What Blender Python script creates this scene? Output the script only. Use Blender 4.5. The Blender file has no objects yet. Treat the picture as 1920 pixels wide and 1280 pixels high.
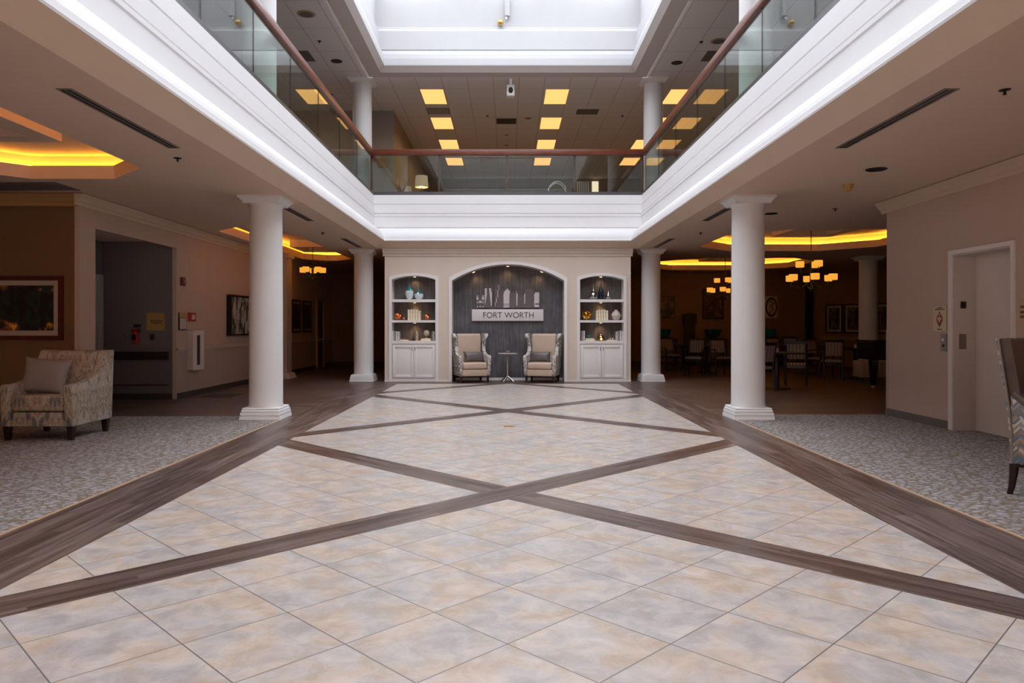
import bpy, bmesh, math, random
from mathutils import Vector, Matrix
random.seed(11)
S = bpy.context.scene
C = S.collection
PI = math.pi
# ------------------------------------------------------------------ camera
F, U0, V0, H = 1385.0, 952.0, 612.0, 1.27
cam = bpy.data.cameras.new('camera')
cam.sensor_width = 36.0
cam.lens = F / 1920 * 36
cam.shift_x = (960 - U0) / 1920
cam.shift_y = -(640 - V0) / 1920
cam.clip_start = 0.05
co = bpy.data.objects.new('camera', cam)
C.objects.link(co)
co.location = (0, 0, H)
co.rotation_euler = (PI / 2, 0, 0)
S.camera = co
def ux(u, y): return (u - U0) * y / F            # metres to the right at depth y
def vz(v, y): return H + (V0 - v) * y / F        # height above the floor at depth y
# ------------------------------------------------------------------ daylight and exposure
w = bpy.data.worlds.new('daylight')
S.world = w
w.use_nodes = True
w.node_tree.nodes['Background'].inputs[0].default_value = (0.90, 0.935, 1.0, 1)
w.node_tree.nodes['Background'].inputs[1].default_value = 4.5
S.view_settings.view_transform = 'Standard'
S.view_settings.look = 'None'
S.view_settings.gamma = 1
S.view_settings.use_curve_mapping = False
S.view_settings.exposure = 0.5
S.cycles.max_bounces = 10
S.cycles.diffuse_bounces = 6
S.cycles.glossy_bounces = 4
S.cycles.transmission_bounces = 6
S.cycles.transparent_max_bounces = 24
S.cycles.sample_clamp_indirect = 6
S.cycles.caustics_reflective = False
S.cycles.caustics_refractive = False
pl = bpy.data.lights.new('skylight_portal', 'AREA')     # guides the sampling of the sky through the roof light
pl.shape = 'RECTANGLE'; pl.size = 6.1; pl.size_y = 16.5
pl.cycles.is_portal = True
po = bpy.data.objects.new('skylight_portal', pl)
po.location = (0, 8.75, 8.96)
C.objects.link(po)
el = bpy.data.lights.new('front_fill', 'AREA')     # added fill light behind the camera, brightens the sign wall and column fronts
el.shape = 'RECTANGLE'; el.size = 6.4; el.size_y = 2.5; el.energy = 370; el.color = (1.0, 0.97, 0.94)
eo = bpy.data.objects.new('front_fill', el); eo.location = (0, -3.9, 1.5); eo.rotation_euler = (PI / 2, 0, PI)
C.objects.link(eo)

# ------------------------------------------------------------------ node helpers
def new_mat(name):
    m = bpy.data.materials.new(name)
    m.use_nodes = True
    nt = m.node_tree
    return m, nt, nt.nodes['Principled BSDF']
def mth(nt, op, a, b=None, c=None):
    n = nt.nodes.new('ShaderNodeMath'); n.operation = op
    for i, x in enumerate((a, b, c)):
        if x is None: continue
        if isinstance(x, (int, float)): n.inputs[i].default_value = x
        else: nt.links.new(x, n.inputs[i])
    return n.outputs[0]
def comb(nt, x, y, z=0.0):
    n = nt.nodes.new('ShaderNodeCombineXYZ')
    for i, s in enumerate((x, y, z)):
        if isinstance(s, (int, float)): n.inputs[i].default_value = s
        else: nt.links.new(s, n.inputs[i])
    return n.outputs[0]
def noise(nt, vec, scale, detail=3, rough=0.55, dist=0.0):
    n = nt.nodes.new('ShaderNodeTexNoise')
    n.inputs['Scale'].default_value = scale
    n.inputs['Detail'].default_value = detail
    n.inputs['Roughness'].default_value = rough
    n.inputs['Distortion'].default_value = dist
    if vec is not None: nt.links.new(vec, n.inputs['Vector'])
    return n.outputs[0]
def ramp(nt, fac, stops):
    n = nt.nodes.new('ShaderNodeValToRGB')
    e = n.color_ramp.elements
    while len(e) < len(stops): e.new(0.5)
    for i, (p, c) in enumerate(stops):
        e[i].position = p
        e[i].color = (*c, 1) if len(c) == 3 else c
    nt.links.new(fac, n.inputs[0])
    return n.outputs[0]
def mix(nt, fac, a, b, mode='MIX'):
    n = nt.nodes.new('ShaderNodeMix'); n.data_type = 'RGBA'; n.blend_type = mode
    if isinstance(fac, (int, float)): n.inputs[0].default_value = fac
    else: nt.links.new(fac, n.inputs[0])
    for k, s in ((6, a), (7, b)):
        if isinstance(s, tuple): n.inputs[k].default_value = (*s, 1)
        else: nt.links.new(s, n.inputs[k])
    return n.outputs[2]
def position(nt):
    g = nt.nodes.new('ShaderNodeNewGeometry')
    s = nt.nodes.new('ShaderNodeSeparateXYZ')
    nt.links.new(g.outputs['Position'], s.inputs[0])
    return g.outputs['Position'], s.outputs[0], s.outputs[1], s.outputs[2]
def objcoord(nt):
    g = nt.nodes.new('ShaderNodeTexCoord')
    s = nt.nodes.new('ShaderNodeSeparateXYZ')
    nt.links.new(g.outputs['Object'], s.inputs[0])
    return g.outputs['Object'], s.outputs[0], s.outputs[1], s.outputs[2]
def bump(nt, bs, h, strength=0.2, dist=0.01):
    n = nt.nodes.new('ShaderNodeBump')
    n.inputs['Strength'].default_value = strength
    n.inputs['Distance'].default_value = dist
    nt.links.new(h, n.inputs['Height'])
    nt.links.new(n.outputs[0], bs.inputs['Normal'])
def paint(name, col, rough=0.6, var=0.04, scale=3.0, metal=0.0, spec=0.4):
    m, nt, b = new_mat(name)
    v, x, y, z = objcoord(nt)
    f = noise(nt, v, scale, 3)
    lo = tuple(max(0, c * (1 - var)) for c in col); hi = tuple(min(1, c * (1 + var)) for c in col)
    nt.links.new(ramp(nt, f, [(0.3, lo), (0.7, hi)]), b.inputs['Base Color'])
    b.inputs['Roughness'].default_value = rough
    b.inputs['Metallic'].default_value = metal
    b.inputs['Specular IOR Level'].default_value = spec
    return m
def emit(name, col, strength):
    m, nt, b = new_mat(name)
    b.inputs['Base Color'].default_value = (*[c * 0.6 for c in col], 1)
    b.inputs['Emission Color'].default_value = (*col, 1)
    b.inputs['Emission Strength'].default_value = strength
    return m
# ------------------------------------------------------------------ materials
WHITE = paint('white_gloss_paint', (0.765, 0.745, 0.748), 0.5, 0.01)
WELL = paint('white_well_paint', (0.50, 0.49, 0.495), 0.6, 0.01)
COLM = paint('white_column_paint', (0.70, 0.68, 0.67), 0.55, 0.02)
BASEW = paint('white_plinth_paint', (0.78, 0.77, 0.76), 0.5, 0.01)
BEIGE = paint('beige_soffit_paint', (0.66, 0.505, 0.385), 0.7, 0.02)
CEIL = paint('taupe_ceiling_paint', (0.68, 0.51, 0.40), 0.8, 0.02)
NICHEW = paint('beige_wall_paint', (0.64, 0.53, 0.445), 0.7, 0.02)
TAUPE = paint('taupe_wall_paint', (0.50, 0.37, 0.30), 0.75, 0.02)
SHADEDW = paint('shade_toned_wall', (0.17, 0.095, 0.042), 0.75, 0.03)  # darker than the other walls: the alcove's shade is put into the colour
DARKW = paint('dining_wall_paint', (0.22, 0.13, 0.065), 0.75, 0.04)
OLIVE = paint('lower_wall_paint', (0.40, 0.31, 0.26), 0.75, 0.02)
GREYW = paint('grey_corridor_paint', (0.17, 0.155, 0.16), 0.75, 0.02)
CREAMT = paint('cream_trim_paint', (0.50, 0.41, 0.34), 0.6, 0.02)
CROWN = paint('beige_crown_paint', (0.58, 0.45, 0.34), 0.6, 0.02)
CROWNO = paint('ochre_crown_paint', (0.40, 0.23, 0.10), 0.6, 0.02)
CABW = paint('cabinet_white', (0.74, 0.70, 0.68), 0.45, 0.01)
DARKBASE = paint('dark_baseboard', (0.05, 0.042, 0.038), 0.5, 0.05)
GREYBASE = paint('grey_baseboard', (0.14, 0.115, 0.10), 0.5, 0.05)
ELEV = paint('elevator_enamel', (0.52, 0.46, 0.42), 0.45, 0.02)
ELEVF = paint('elevator_frame_enamel', (0.70, 0.63, 0.59), 0.4, 0.02)
BLACK = paint('black_paint', (0.012, 0.011, 0.011), 0.4, 0.1)
DARKMET = paint('dark_bronze', (0.05, 0.045, 0.045), 0.4, 0.1, metal=0.7)
SHOEM = paint('grey_shoe_metal', (0.10, 0.095, 0.10), 0.35, 0.05, metal=0.5)
GRILLE = paint('grey_grille', (0.10, 0.095, 0.09), 0.5, 0.05)
STEEL = paint('brushed_steel', (0.62, 0.60, 0.60), 0.3, 0.05, metal=1.0)
BRASS = paint('brass', (0.62, 0.36, 0.11), 0.3, 0.1, metal=0.85)
COPPER = paint('copper', (0.80, 0.24, 0.10), 0.18, 0.1, metal=1.0)
CHROME = paint('smoked_chrome', (0.35, 0.34, 0.36), 0.1, 0.1, metal=1.0)
GOLD = paint('antique_gold', (0.55, 0.28, 0.05), 0.25, 0.2, metal=1.0)
CREAMP = paint('cream_paper', (0.78, 0.66, 0.48), 0.8, 0.12, 30)
PALEP = paint('pale_cloth_board', (0.55, 0.53, 0.53), 0.8, 0.15, 20)
PINKP = paint('rose_cloth_board', (0.45, 0.30, 0.28), 0.8, 0.1, 20)
TEAL = paint('teal_glaze', (0.01, 0.22, 0.28), 0.12, 0.2, 8)
TEALDK = paint('deep_teal_glaze', (0.008, 0.13, 0.20), 0.12, 0.3, 8)
MILK = paint('milky_glaze', (0.62, 0.72, 0.76), 0.15, 0.06, 10)
LEGW = paint('espresso_wood', (0.018, 0.010, 0.009), 0.35, 0.2)
PIANO = paint('black_lacquer', (0.006, 0.005, 0.006), 0.12, 0.1)
SAND = paint('sand_leather', (0.50, 0.375, 0.285), 0.5, 0.04, 6)
GREYPIL = paint('grey_brown_satin', (0.105, 0.085, 0.08), 0.32, 0.15, 6)
GREYLIN = paint('grey_linen', (0.27, 0.24, 0.235), 0.85, 0.05, 60)
BRLEATH = paint('brown_leather', (0.085, 0.055, 0.042), 0.42, 0.2, 4)
BLUECLOTH = paint('slate_blue_cloth', (0.20, 0.25, 0.30), 0.85, 0.1, 30)
TANSIGN = paint('tan_sign_plastic', (0.42, 0.26, 0.09), 0.5, 0.03)
CREAMSIGN = paint('cream_sign_plastic', (0.58, 0.46, 0.30), 0.5, 0.03)
MARK = paint('sign_print', (0.03, 0.02, 0.015), 0.6, 0.05)
MARKRED = paint('sign_print_red', (0.22, 0.03, 0.02), 0.6, 0.05)
RED = paint('signal_red', (0.42, 0.02, 0.02), 0.35, 0.05)
PURPLEG = paint('tinted_mirror', (0.092, 0.078, 0.09), 0.3, 0.1, 5)
SILVER = paint('silver_face', (0.58, 0.53, 0.56), 0.5, 0.03)
SIGNW = paint('sign_board', (0.66, 0.61, 0.62), 0.4, 0.01)
WOODFR = paint('cherry_frame', (0.075, 0.013, 0.009), 0.35, 0.2, 8)
MATB = paint('mat_board', (0.42, 0.34, 0.28), 0.85, 0.03)
MATD = paint('shaded_mat_board', (0.44, 0.33, 0.21), 0.85, 0.03)
GREEN = paint('leaf_green', (0.05, 0.10, 0.015), 0.5, 0.4, 20)
POTW = paint('white_pot', (0.66, 0.60, 0.55), 0.4, 0.05)
LAVEND = paint('lavender_grey_wall', (0.30, 0.275, 0.265), 0.75, 0.02)
UPTAN = paint('upper_tan_wall', (0.36, 0.25, 0.15), 0.75, 0.03)
TANSTRIP = paint('tan_edge_strip', (0.52, 0.33, 0.20), 0.4, 0.05)
BARK = paint('dry_branch', (0.12, 0.08, 0.06), 0.8, 0.2, 10)
CHAIRBL = paint('black_stained_frame', (0.010, 0.008, 0.008), 0.35, 0.1)
LED = emit('led_strip', (1.0, 0.56, 0.05), 11)
PANEL = emit('light_diffuser', (1.0, 0.50, 0.15), 0.97)
SHADEM = emit('amber_shade', (1.0, 0.42, 0.05), 0.62)
PUCK = emit('puck_lamp', (1.0, 0.62, 0.25), 7.0)
LAMPSH = emit('linen_lamp_shade', (0.42, 0.31, 0.22), 0.5)
LAMPIN = emit('lit_shade_inside', (1.0, 0.55, 0.22), 1.0)

def glass_mat(name, tint, boost):
    m = bpy.data.materials.new(name); m.use_nodes = True
    nt = m.node_tree; nt.nodes.clear()
    o = nt.nodes.new('ShaderNodeOutputMaterial'); mx = nt.nodes.new('ShaderNodeMixShader')
    t = nt.nodes.new('ShaderNodeBsdfTransparent'); t.inputs[0].default_value = (*tint, 1)
    g = nt.nodes.new('ShaderNodeBsdfGlossy'); g.inputs['Roughness'].default_value = 0.0
    ge = nt.nodes.new('ShaderNodeNewGeometry'); dp = nt.nodes.new('ShaderNodeVectorMath'); dp.operation = 'DOT_PRODUCT'
    nt.links.new(ge.outputs['Incoming'], dp.inputs[0]); nt.links.new(ge.outputs['Normal'], dp.inputs[1])
    r0 = ((boost - 1) / (boost + 1)) ** 2
    sch = mth(nt, 'POWER', mth(nt, 'SUBTRACT', 1.0, mth(nt, 'ABSOLUTE', dp.outputs['Value'])), 5.0)
    nt.links.new(mth(nt, 'ADD', mth(nt, 'MULTIPLY', sch, 1 - r0), r0), mx.inputs[0]); nt.links.new(t.outputs[0], mx.inputs[1]); nt.links.new(g.outputs[0], mx.inputs[2])
    nt.links.new(mx.outputs[0], o.inputs[0])
    return m
GLASS = glass_mat('railing_glass', (0.87, 0.93, 0.90), 1.62)
SKYGL = glass_mat('skylight_glass', (0.98, 0.99, 1.0), 1.45)
CABGL = glass_mat('cabinet_glass', (0.55, 0.56, 0.56), 1.5)

def wood_color(nt, along, across, pitch, length, cols, ns=1.0):
    """planks: along / across are sockets; returns (colour, height)"""
    row = mth(nt, 'FLOOR', mth(nt, 'DIVIDE', across, pitch))
    sh = mth(nt, 'MULTIPLY', mth(nt, 'FRACT', mth(nt, 'MULTIPLY', row, 0.417)), length)
    col = mth(nt, 'FLOOR', mth(nt, 'DIVIDE', mth(nt, 'ADD', along, sh), length))
    wn = nt.nodes.new('ShaderNodeTexWhiteNoise'); wn.noise_dimensions = '2D'
    nt.links.new(comb(nt, row, col), wn.inputs['Vector'])
    vec = comb(nt, mth(nt, 'ADD', mth(nt, 'MULTIPLY', along, 1.3 * ns), mth(nt, 'MULTIPLY', wn.outputs[0], 9.0)), mth(nt, 'MULTIPLY', across, 26.0 * ns), 0.0)
    g = noise(nt, vec, 1.0, 6, 0.65, 0.4)
    f = mth(nt, 'ADD', mth(nt, 'MULTIPLY', g, 0.85), mth(nt, 'MULTIPLY', mth(nt, 'SUBTRACT', wn.outputs[0], 0.5), 0.16))
    return ramp(nt, f, cols), g
def dist_to(nt, val, off, period):
    t = mth(nt, 'DIVIDE', mth(nt, 'SUBTRACT', val, off), period)
    r = mth(nt, 'ROUND', t)
    return mth(nt, 'MULTIPLY', mth(nt, 'ABSOLUTE', mth(nt, 'SUBTRACT', t, r)), period)
WCOL = [(0.32, (0.06, 0.037, 0.031)), (0.48, (0.125, 0.086, 0.074)), (0.58, (0.175, 0.125, 0.11)), (0.70, (0.25, 0.19, 0.17))]
def tile_floor():
    m, nt, b = new_mat('tile_and_plank_inlay')
    P, x, y, z = position(nt)
    a = mth(nt, 'ADD', x, y); d = mth(nt, 'SUBTRACT', x, y)
    # stone tiles set on the diagonal
    L = 0.652
    ia = mth(nt, 'FLOOR', mth(nt, 'DIVIDE', mth(nt, 'SUBTRACT', a, 4.913), L))
    ib = mth(nt, 'FLOOR', mth(nt, 'DIVIDE', mth(nt, 'ADD', d, 4.913), L))
    wn = nt.nodes.new('ShaderNodeTexWhiteNoise'); wn.noise_dimensions = '2D'
    nt.links.new(comb(nt, ia, ib), wn.inputs['Vector'])
    off = nt.nodes.new('ShaderNodeVectorMath'); off.operation = 'MULTIPLY_ADD'
    nt.links.new(wn.outputs[1], off.inputs[0]); off.inputs[1].default_value = (7, 7, 7); nt.links.new(P, off.inputs[2])
    n1 = noise(nt, off.outputs[0], 6.5, 8, 0.68, 0.5)
    n2 = noise(nt, off.outputs[0], 3.6, 5, 0.6, 0.3)
    c1 = ramp(nt, n1, [(0.24, (0.30, 0.235, 0.18)), (0.42, (0.37, 0.31, 0.26)), (0.50, (0.47, 0.42, 0.38)), (0.58, (0.56, 0.49, 0.44)), (0.70, (0.66, 0.61, 0.57))])
    c2 = ramp(nt, n2, [(0.38, (0.37, 0.37, 0.40)), (0.49, (0.50, 0.45, 0.42)), (0.58, (0.53, 0.39, 0.285))])
    tile = mix(nt, 0.5, c1, c2)
    ga = dist_to(nt, a, 4.913, L); gb = dist_to(nt, d, -4.913, L)
    g = mth(nt, 'LESS_THAN', mth(nt, 'MINIMUM', ga, gb), 0.0042)
    tile = mix(nt, g, tile, (0.16, 0.15, 0.145))
    # plank bands crossing on the diagonal
    sa = mth(nt, 'LESS_THAN', dist_to(nt, a, 5.647, 5.49), 0.214)
    sb = mth(nt, 'LESS_THAN', dist_to(nt, d, -5.647, 5.49), 0.214)
    wa, _ = wood_color(nt, d, a, 0.107, 1.7, WCOL, 0.8)
    wb, _ = wood_color(nt, a, d, 0.107, 1.7, WCOL, 0.8)
    colr = mix(nt, sb, mix(nt, sa, tile, wa), wb)
    nt.links.new(colr, b.inputs['Base Color'])
    r = mth(nt, 'ADD', mth(nt, 'MULTIPLY', n2, 0.10), 0.25)
    nt.links.new(r, b.inputs['Roughness'])
    b.inputs['Specular IOR Level'].default_value = 0.5
    h = mth(nt, 'MULTIPLY', mth(nt, 'SUBTRACT', 1.0, g), 1.0)
    bump(nt, b, h, 0.25, 0.002)
    return m
def plank_floor(name, along_y, cols, pitch=0.152):
    m, nt, b = new_mat(name)
    P, x, y, z = position(nt)
    c, g = wood_color(nt, y if along_y else x, x if along_y else y, pitch, 1.22, cols)
    nt.links.new(c, b.inputs['Base Color'])
    nt.links.new(mth(nt, 'ADD', mth(nt, 'MULTIPLY', g, 0.2), 0.28), b.inputs['Roughness'])
    bump(nt, b, g, 0.08, 0.002)
    return m
def carpet_mat():
    m, nt, b = new_mat('patterned_carpet')
    P, x, y, z = position(nt)
    v = nt.nodes.new('ShaderNodeTexVoronoi'); v.feature = 'DISTANCE_TO_EDGE'
    v.inputs['Scale'].default_value = 1.0
    wv = noise(nt, P, 14, 3)
    vec = comb(nt, mth(nt, 'ADD', mth(nt, 'MULTIPLY', x, 14), mth(nt, 'MULTIPLY', wv, 1.1)), mth(nt, 'ADD', mth(nt, 'MULTIPLY', y, 19), mth(nt, 'MULTIPLY', wv, 1.6)))
    nt.links.new(vec, v.inputs['Vector'])
    fine = noise(nt, P, 55, 3)
    f = mth(nt, 'ADD', v.outputs[0], mth(nt, 'MULTIPLY', mth(nt, 'SUBTRACT', fine, 0.5), 0.30))
    c = ramp(nt, f, [(0.03, (0.18, 0.135, 0.10)), (0.11, (0.25, 0.215, 0.19)), (0.20, (0.315, 0.305, 0.315)), (0.6, (0.43, 0.425, 0.46))])
    nt.links.new(c, b.inputs['Base Color'])
    b.inputs['Roughness'].default_value = 0.95
    b.inputs['Specular IOR Level'].default_value = 0.1
    bump(nt, b, noise(nt, P, 220, 2), 0.4, 0.004)
    return m
TILE = tile_floor()
PLANKY = plank_floor('border_planks', True, WCOL, 0.137)
PLANKX = plank_floor('aisle_planks', False, [(0.28, (0.060, 0.036, 0.030)), (0.5, (0.125, 0.083, 0.070)), (0.72, (0.20, 0.145, 0.125))])
CARPET = carpet_mat()
def tbar_ceiling():
    m, nt, b = new_mat('acoustic_tile_ceiling')
    P, x, y, z = position(nt)
    gx = mth(nt, 'LESS_THAN', dist_to(nt, x, -2.17, 0.61), 0.012)
    gy = mth(nt, 'LESS_THAN', dist_to(nt, y, 18.05, 1.22), 0.012)
    g = mth(nt, 'MAXIMUM', gx, gy)
    base = ramp(nt, noise(nt, P, 60, 3), [(0.35, (0.60, 0.56, 0.555)), (0.65, (0.66, 0.62, 0.61))])
    nt.links.new(mix(nt, g, base, (0.48, 0.42, 0.40)), b.inputs['Base Color'])
    b.inputs['Roughness'].default_value = 0.9
    bump(nt, b, g, 0.4, 0.006)
    return m
TBAR = tbar_ceiling()
def streak_panel():
    m, nt, b = new_mat('charcoal_weathered_board')
    v, x, y, z = objcoord(nt)
    vec = comb(nt, mth(nt, 'MULTIPLY', x, 26), mth(nt, 'MULTIPLY', z, 1.4), 0.0)
    n1 = noise(nt, vec, 1.0, 6, 0.65, 0.3)
    n2 = noise(nt, v, 3.2, 4, 0.6)
    f = mth(nt, 'ADD', mth(nt, 'MULTIPLY', n1, 0.62), mth(nt, 'MULTIPLY', n2, 0.38))
    c = ramp(nt, f, [(0.33, (0.040, 0.037, 0.044)), (0.5, (0.080, 0.074, 0.082)), (0.66, (0.15, 0.14, 0.145))])
    nt.links.new(c, b.inputs['Base Color']); b.inputs['Roughness'].default_value = 0.6
    bump(nt, b, n1, 0.25, 0.004)
    return m
STREAK = streak_panel()
def wood_rail():
    m, nt, b = new_mat('cherry_handrail_wood')
    v, x, y, z = objcoord(nt)
    f = noise(nt, comb(nt, mth(nt, 'MULTIPLY', x, 3), mth(nt, 'MULTIPLY', y, 3), mth(nt, 'MULTIPLY', z, 60)), 1.0, 5)
    nt.links.new(ramp(nt, f, [(0.3, (0.10, 0.022, 0.012)), (0.7, (0.20, 0.055, 0.028))]), b.inputs['Base Color'])
    b.inputs['Roughness'].default_value = 0.3
    return m
RAILW = wood_rail()
def damask(name, cols, s, warp=1.2, sz=0.55, per=0.13):
    m, nt, b = new_mat(name)
    v, x, y, z = objcoord(nt)
    sym = mth(nt, 'PINGPONG', mth(nt, 'ADD', x, 10.0), per)
    symy = mth(nt, 'PINGPONG', mth(nt, 'ADD', y, 10.0), per)
    vec = comb(nt, mth(nt, 'MULTIPLY', sym, s), mth(nt, 'MULTIPLY', symy, s), mth(nt, 'MULTIPLY', z, s * sz))
    n1 = noise(nt, vec, 1.0, 5, 0.62, warp)
    vo = nt.nodes.new('ShaderNodeTexVoronoi'); vo.feature = 'SMOOTH_F1'
    vo.inputs['Scale'].default_value = 1.3
    nt.links.new(vec, vo.inputs['Vector'])
    f = mth(nt, 'ADD', mth(nt, 'MULTIPLY', n1, 0.75), mth(nt, 'MULTIPLY', vo.outputs[0], 0.3))
    c = ramp(nt, f, cols)
    big = noise(nt, comb(nt, mth(nt, 'MULTIPLY', sym, 9.0), mth(nt, 'MULTIPLY', symy, 9.0), mth(nt, 'MULTIPLY', z, 5.0)), 1.0, 3, 0.6, 0.6)
    fine = noise(nt, v, 90, 2)
    c = mix(nt, mth(nt, 'MULTIPLY', mth(nt, 'GREATER_THAN', mth(nt, 'ADD', big, mth(nt, 'MULTIPLY', n1, 0.35)), 0.73), 0.55), c, (cols[-1][1]))
    nt.links.new(mix(nt, 0.14, c, ramp(nt, fine, [(0.4, (0.16, 0.13, 0.11)), (0.6, (0.62, 0.56, 0.50))])), b.inputs['Base Color'])
    b.inputs['Roughness'].default_value = 0.8
    b.inputs['Specular IOR Level'].default_value = 0.2
    return m
DAMASK = damask('ikat_damask_fabric', [(0.34, (0.10, 0.10, 0.125)), (0.44, (0.27, 0.235, 0.20)), (0.50, (0.44, 0.37, 0.29)), (0.57, (0.22, 0.15, 0.085)), (0.63, (0.48, 0.42, 0.36)), (0.70, (0.16, 0.15, 0.165)), (0.78, (0.50, 0.46, 0.43))], 12, 1.2, 0.40, 0.20)
FLORAL = damask('grey_floral_fabric', [(0.40, (0.07, 0.065, 0.068)), (0.47, (0.20, 0.185, 0.18)), (0.52, (0.52, 0.485, 0.455)), (0.66, (0.72, 0.68, 0.64))], 30, 1.4, 0.8)
def chevron():
    m, nt, b = new_mat('chevron_fabric')
    v, x, y, z = objcoord(nt)
    h = mth(nt, 'ADD', x, y)
    zz = mth(nt, 'MULTIPLY', mth(nt, 'PINGPONG', mth(nt, 'ADD', h, 10.0), 0.055), 1.1)
    t = mth(nt, 'ADD', mth(nt, 'ADD', z, zz), mth(nt, 'MULTIPLY', noise(nt, v, 18, 3), 0.02))
    band = mth(nt, 'FLOOR', mth(nt, 'DIVIDE', t, 0.022))
    wn = nt.nodes.new('ShaderNodeTexWhiteNoise'); wn.noise_dimensions = '2D'
    nt.links.new(comb(nt, band, mth(nt, 'FLOOR', mth(nt, 'MULTIPLY', noise(nt, v, 5, 1), 9))), wn.inputs['Vector'])
    c = ramp(nt, wn.outputs[0], [(0.0, (0.10, 0.135, 0.165)), (0.22, (0.23, 0.215, 0.195)), (0.42, (0.27, 0.17, 0.10)), (0.62, (0.42, 0.38, 0.33)), (0.82, (0.16, 0.145, 0.14))])
    n = [q for q in nt.nodes if q.type == 'VALTORGB'][-1]; n.color_ramp.interpolation = 'CONSTANT'
    nt.links.new(c, b.inputs['Base Color']); b.inputs['Roughness'].default_value = 0.8
    return m
CHEV = chevron()
def stripes(name, c1, c2, period, axis=0):
    m, nt, b = new_mat(name)
    o = objcoord(nt)
    f = mth(nt, 'GREATER_THAN', mth(nt, 'FRACT', mth(nt, 'DIVIDE', mth(nt, 'ADD', o[1 + axis], 10.0), period)), 0.5)
    nt.links.new(mix(nt, f, c1, c2), b.inputs['Base Color']); b.inputs['Roughness'].default_value = 0.85
    return m
STRIPEF = stripes('striped_seat_fabric', (0.33, 0.27, 0.24), (0.20, 0.15, 0.13), 0.07)
STRIPEG = stripes('striped_grey_fabric', (0.45, 0.43, 0.42), (0.10, 0.10, 0.11), 0.06)
def art(name, stops, scale, seed=0.0, dist=1.0, sx=1.0, sz=1.0):
    m, nt, b = new_mat(name)
    v, x, y, z = objcoord(nt)
    vec = comb(nt, mth(nt, 'ADD', mth(nt, 'MULTIPLY', x, sx), seed), mth(nt, 'ADD', mth(nt, 'MULTIPLY', y, sx), seed), mth(nt, 'MULTIPLY', z, sz))
    nt.links.new(ramp(nt, noise(nt, vec, scale, 5, 0.6, dist), stops), b.inputs['Base Color'])
    b.inputs['Roughness'].default_value = 0.35
    return m
ARTNIGHT = art('night_street_print', [(0.46, (0.004, 0.003, 0.003)), (0.53, (0.012, 0.03, 0.026)), (0.57, (0.006, 0.005, 0.004)), (0.62, (0.22, 0.07, 0.015)), (0.67, (0.8, 0.34, 0.05))], 3.2, 3.0, 0.8, 1.4, 0.9)
ARTFIG = art('grey_figure_print', [(0.42, (0.03, 0.04, 0.042)), (0.48, (0.12, 0.13, 0.125)), (0.51, (0.40, 0.38, 0.33)), (0.62, (0.50, 0.47, 0.42))], 4.2, 1.3, 0.7, 1.7, 0.75)
ARTDARK = art('sepia_print', [(0.40, (0.012, 0.008, 0.006)), (0.55, (0.04, 0.022, 0.010)), (0.70, (0.12, 0.07, 0.025))], 4.0, 7.0)
ARTPHOTO = art('grey_photo_print', [(0.40, (0.012, 0.011, 0.012)), (0.52, (0.05, 0.045, 0.045)), (0.66, (0.20, 0.18, 0.17))], 3.0, 2.0, 1.0, 1.6, 0.8)

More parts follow.
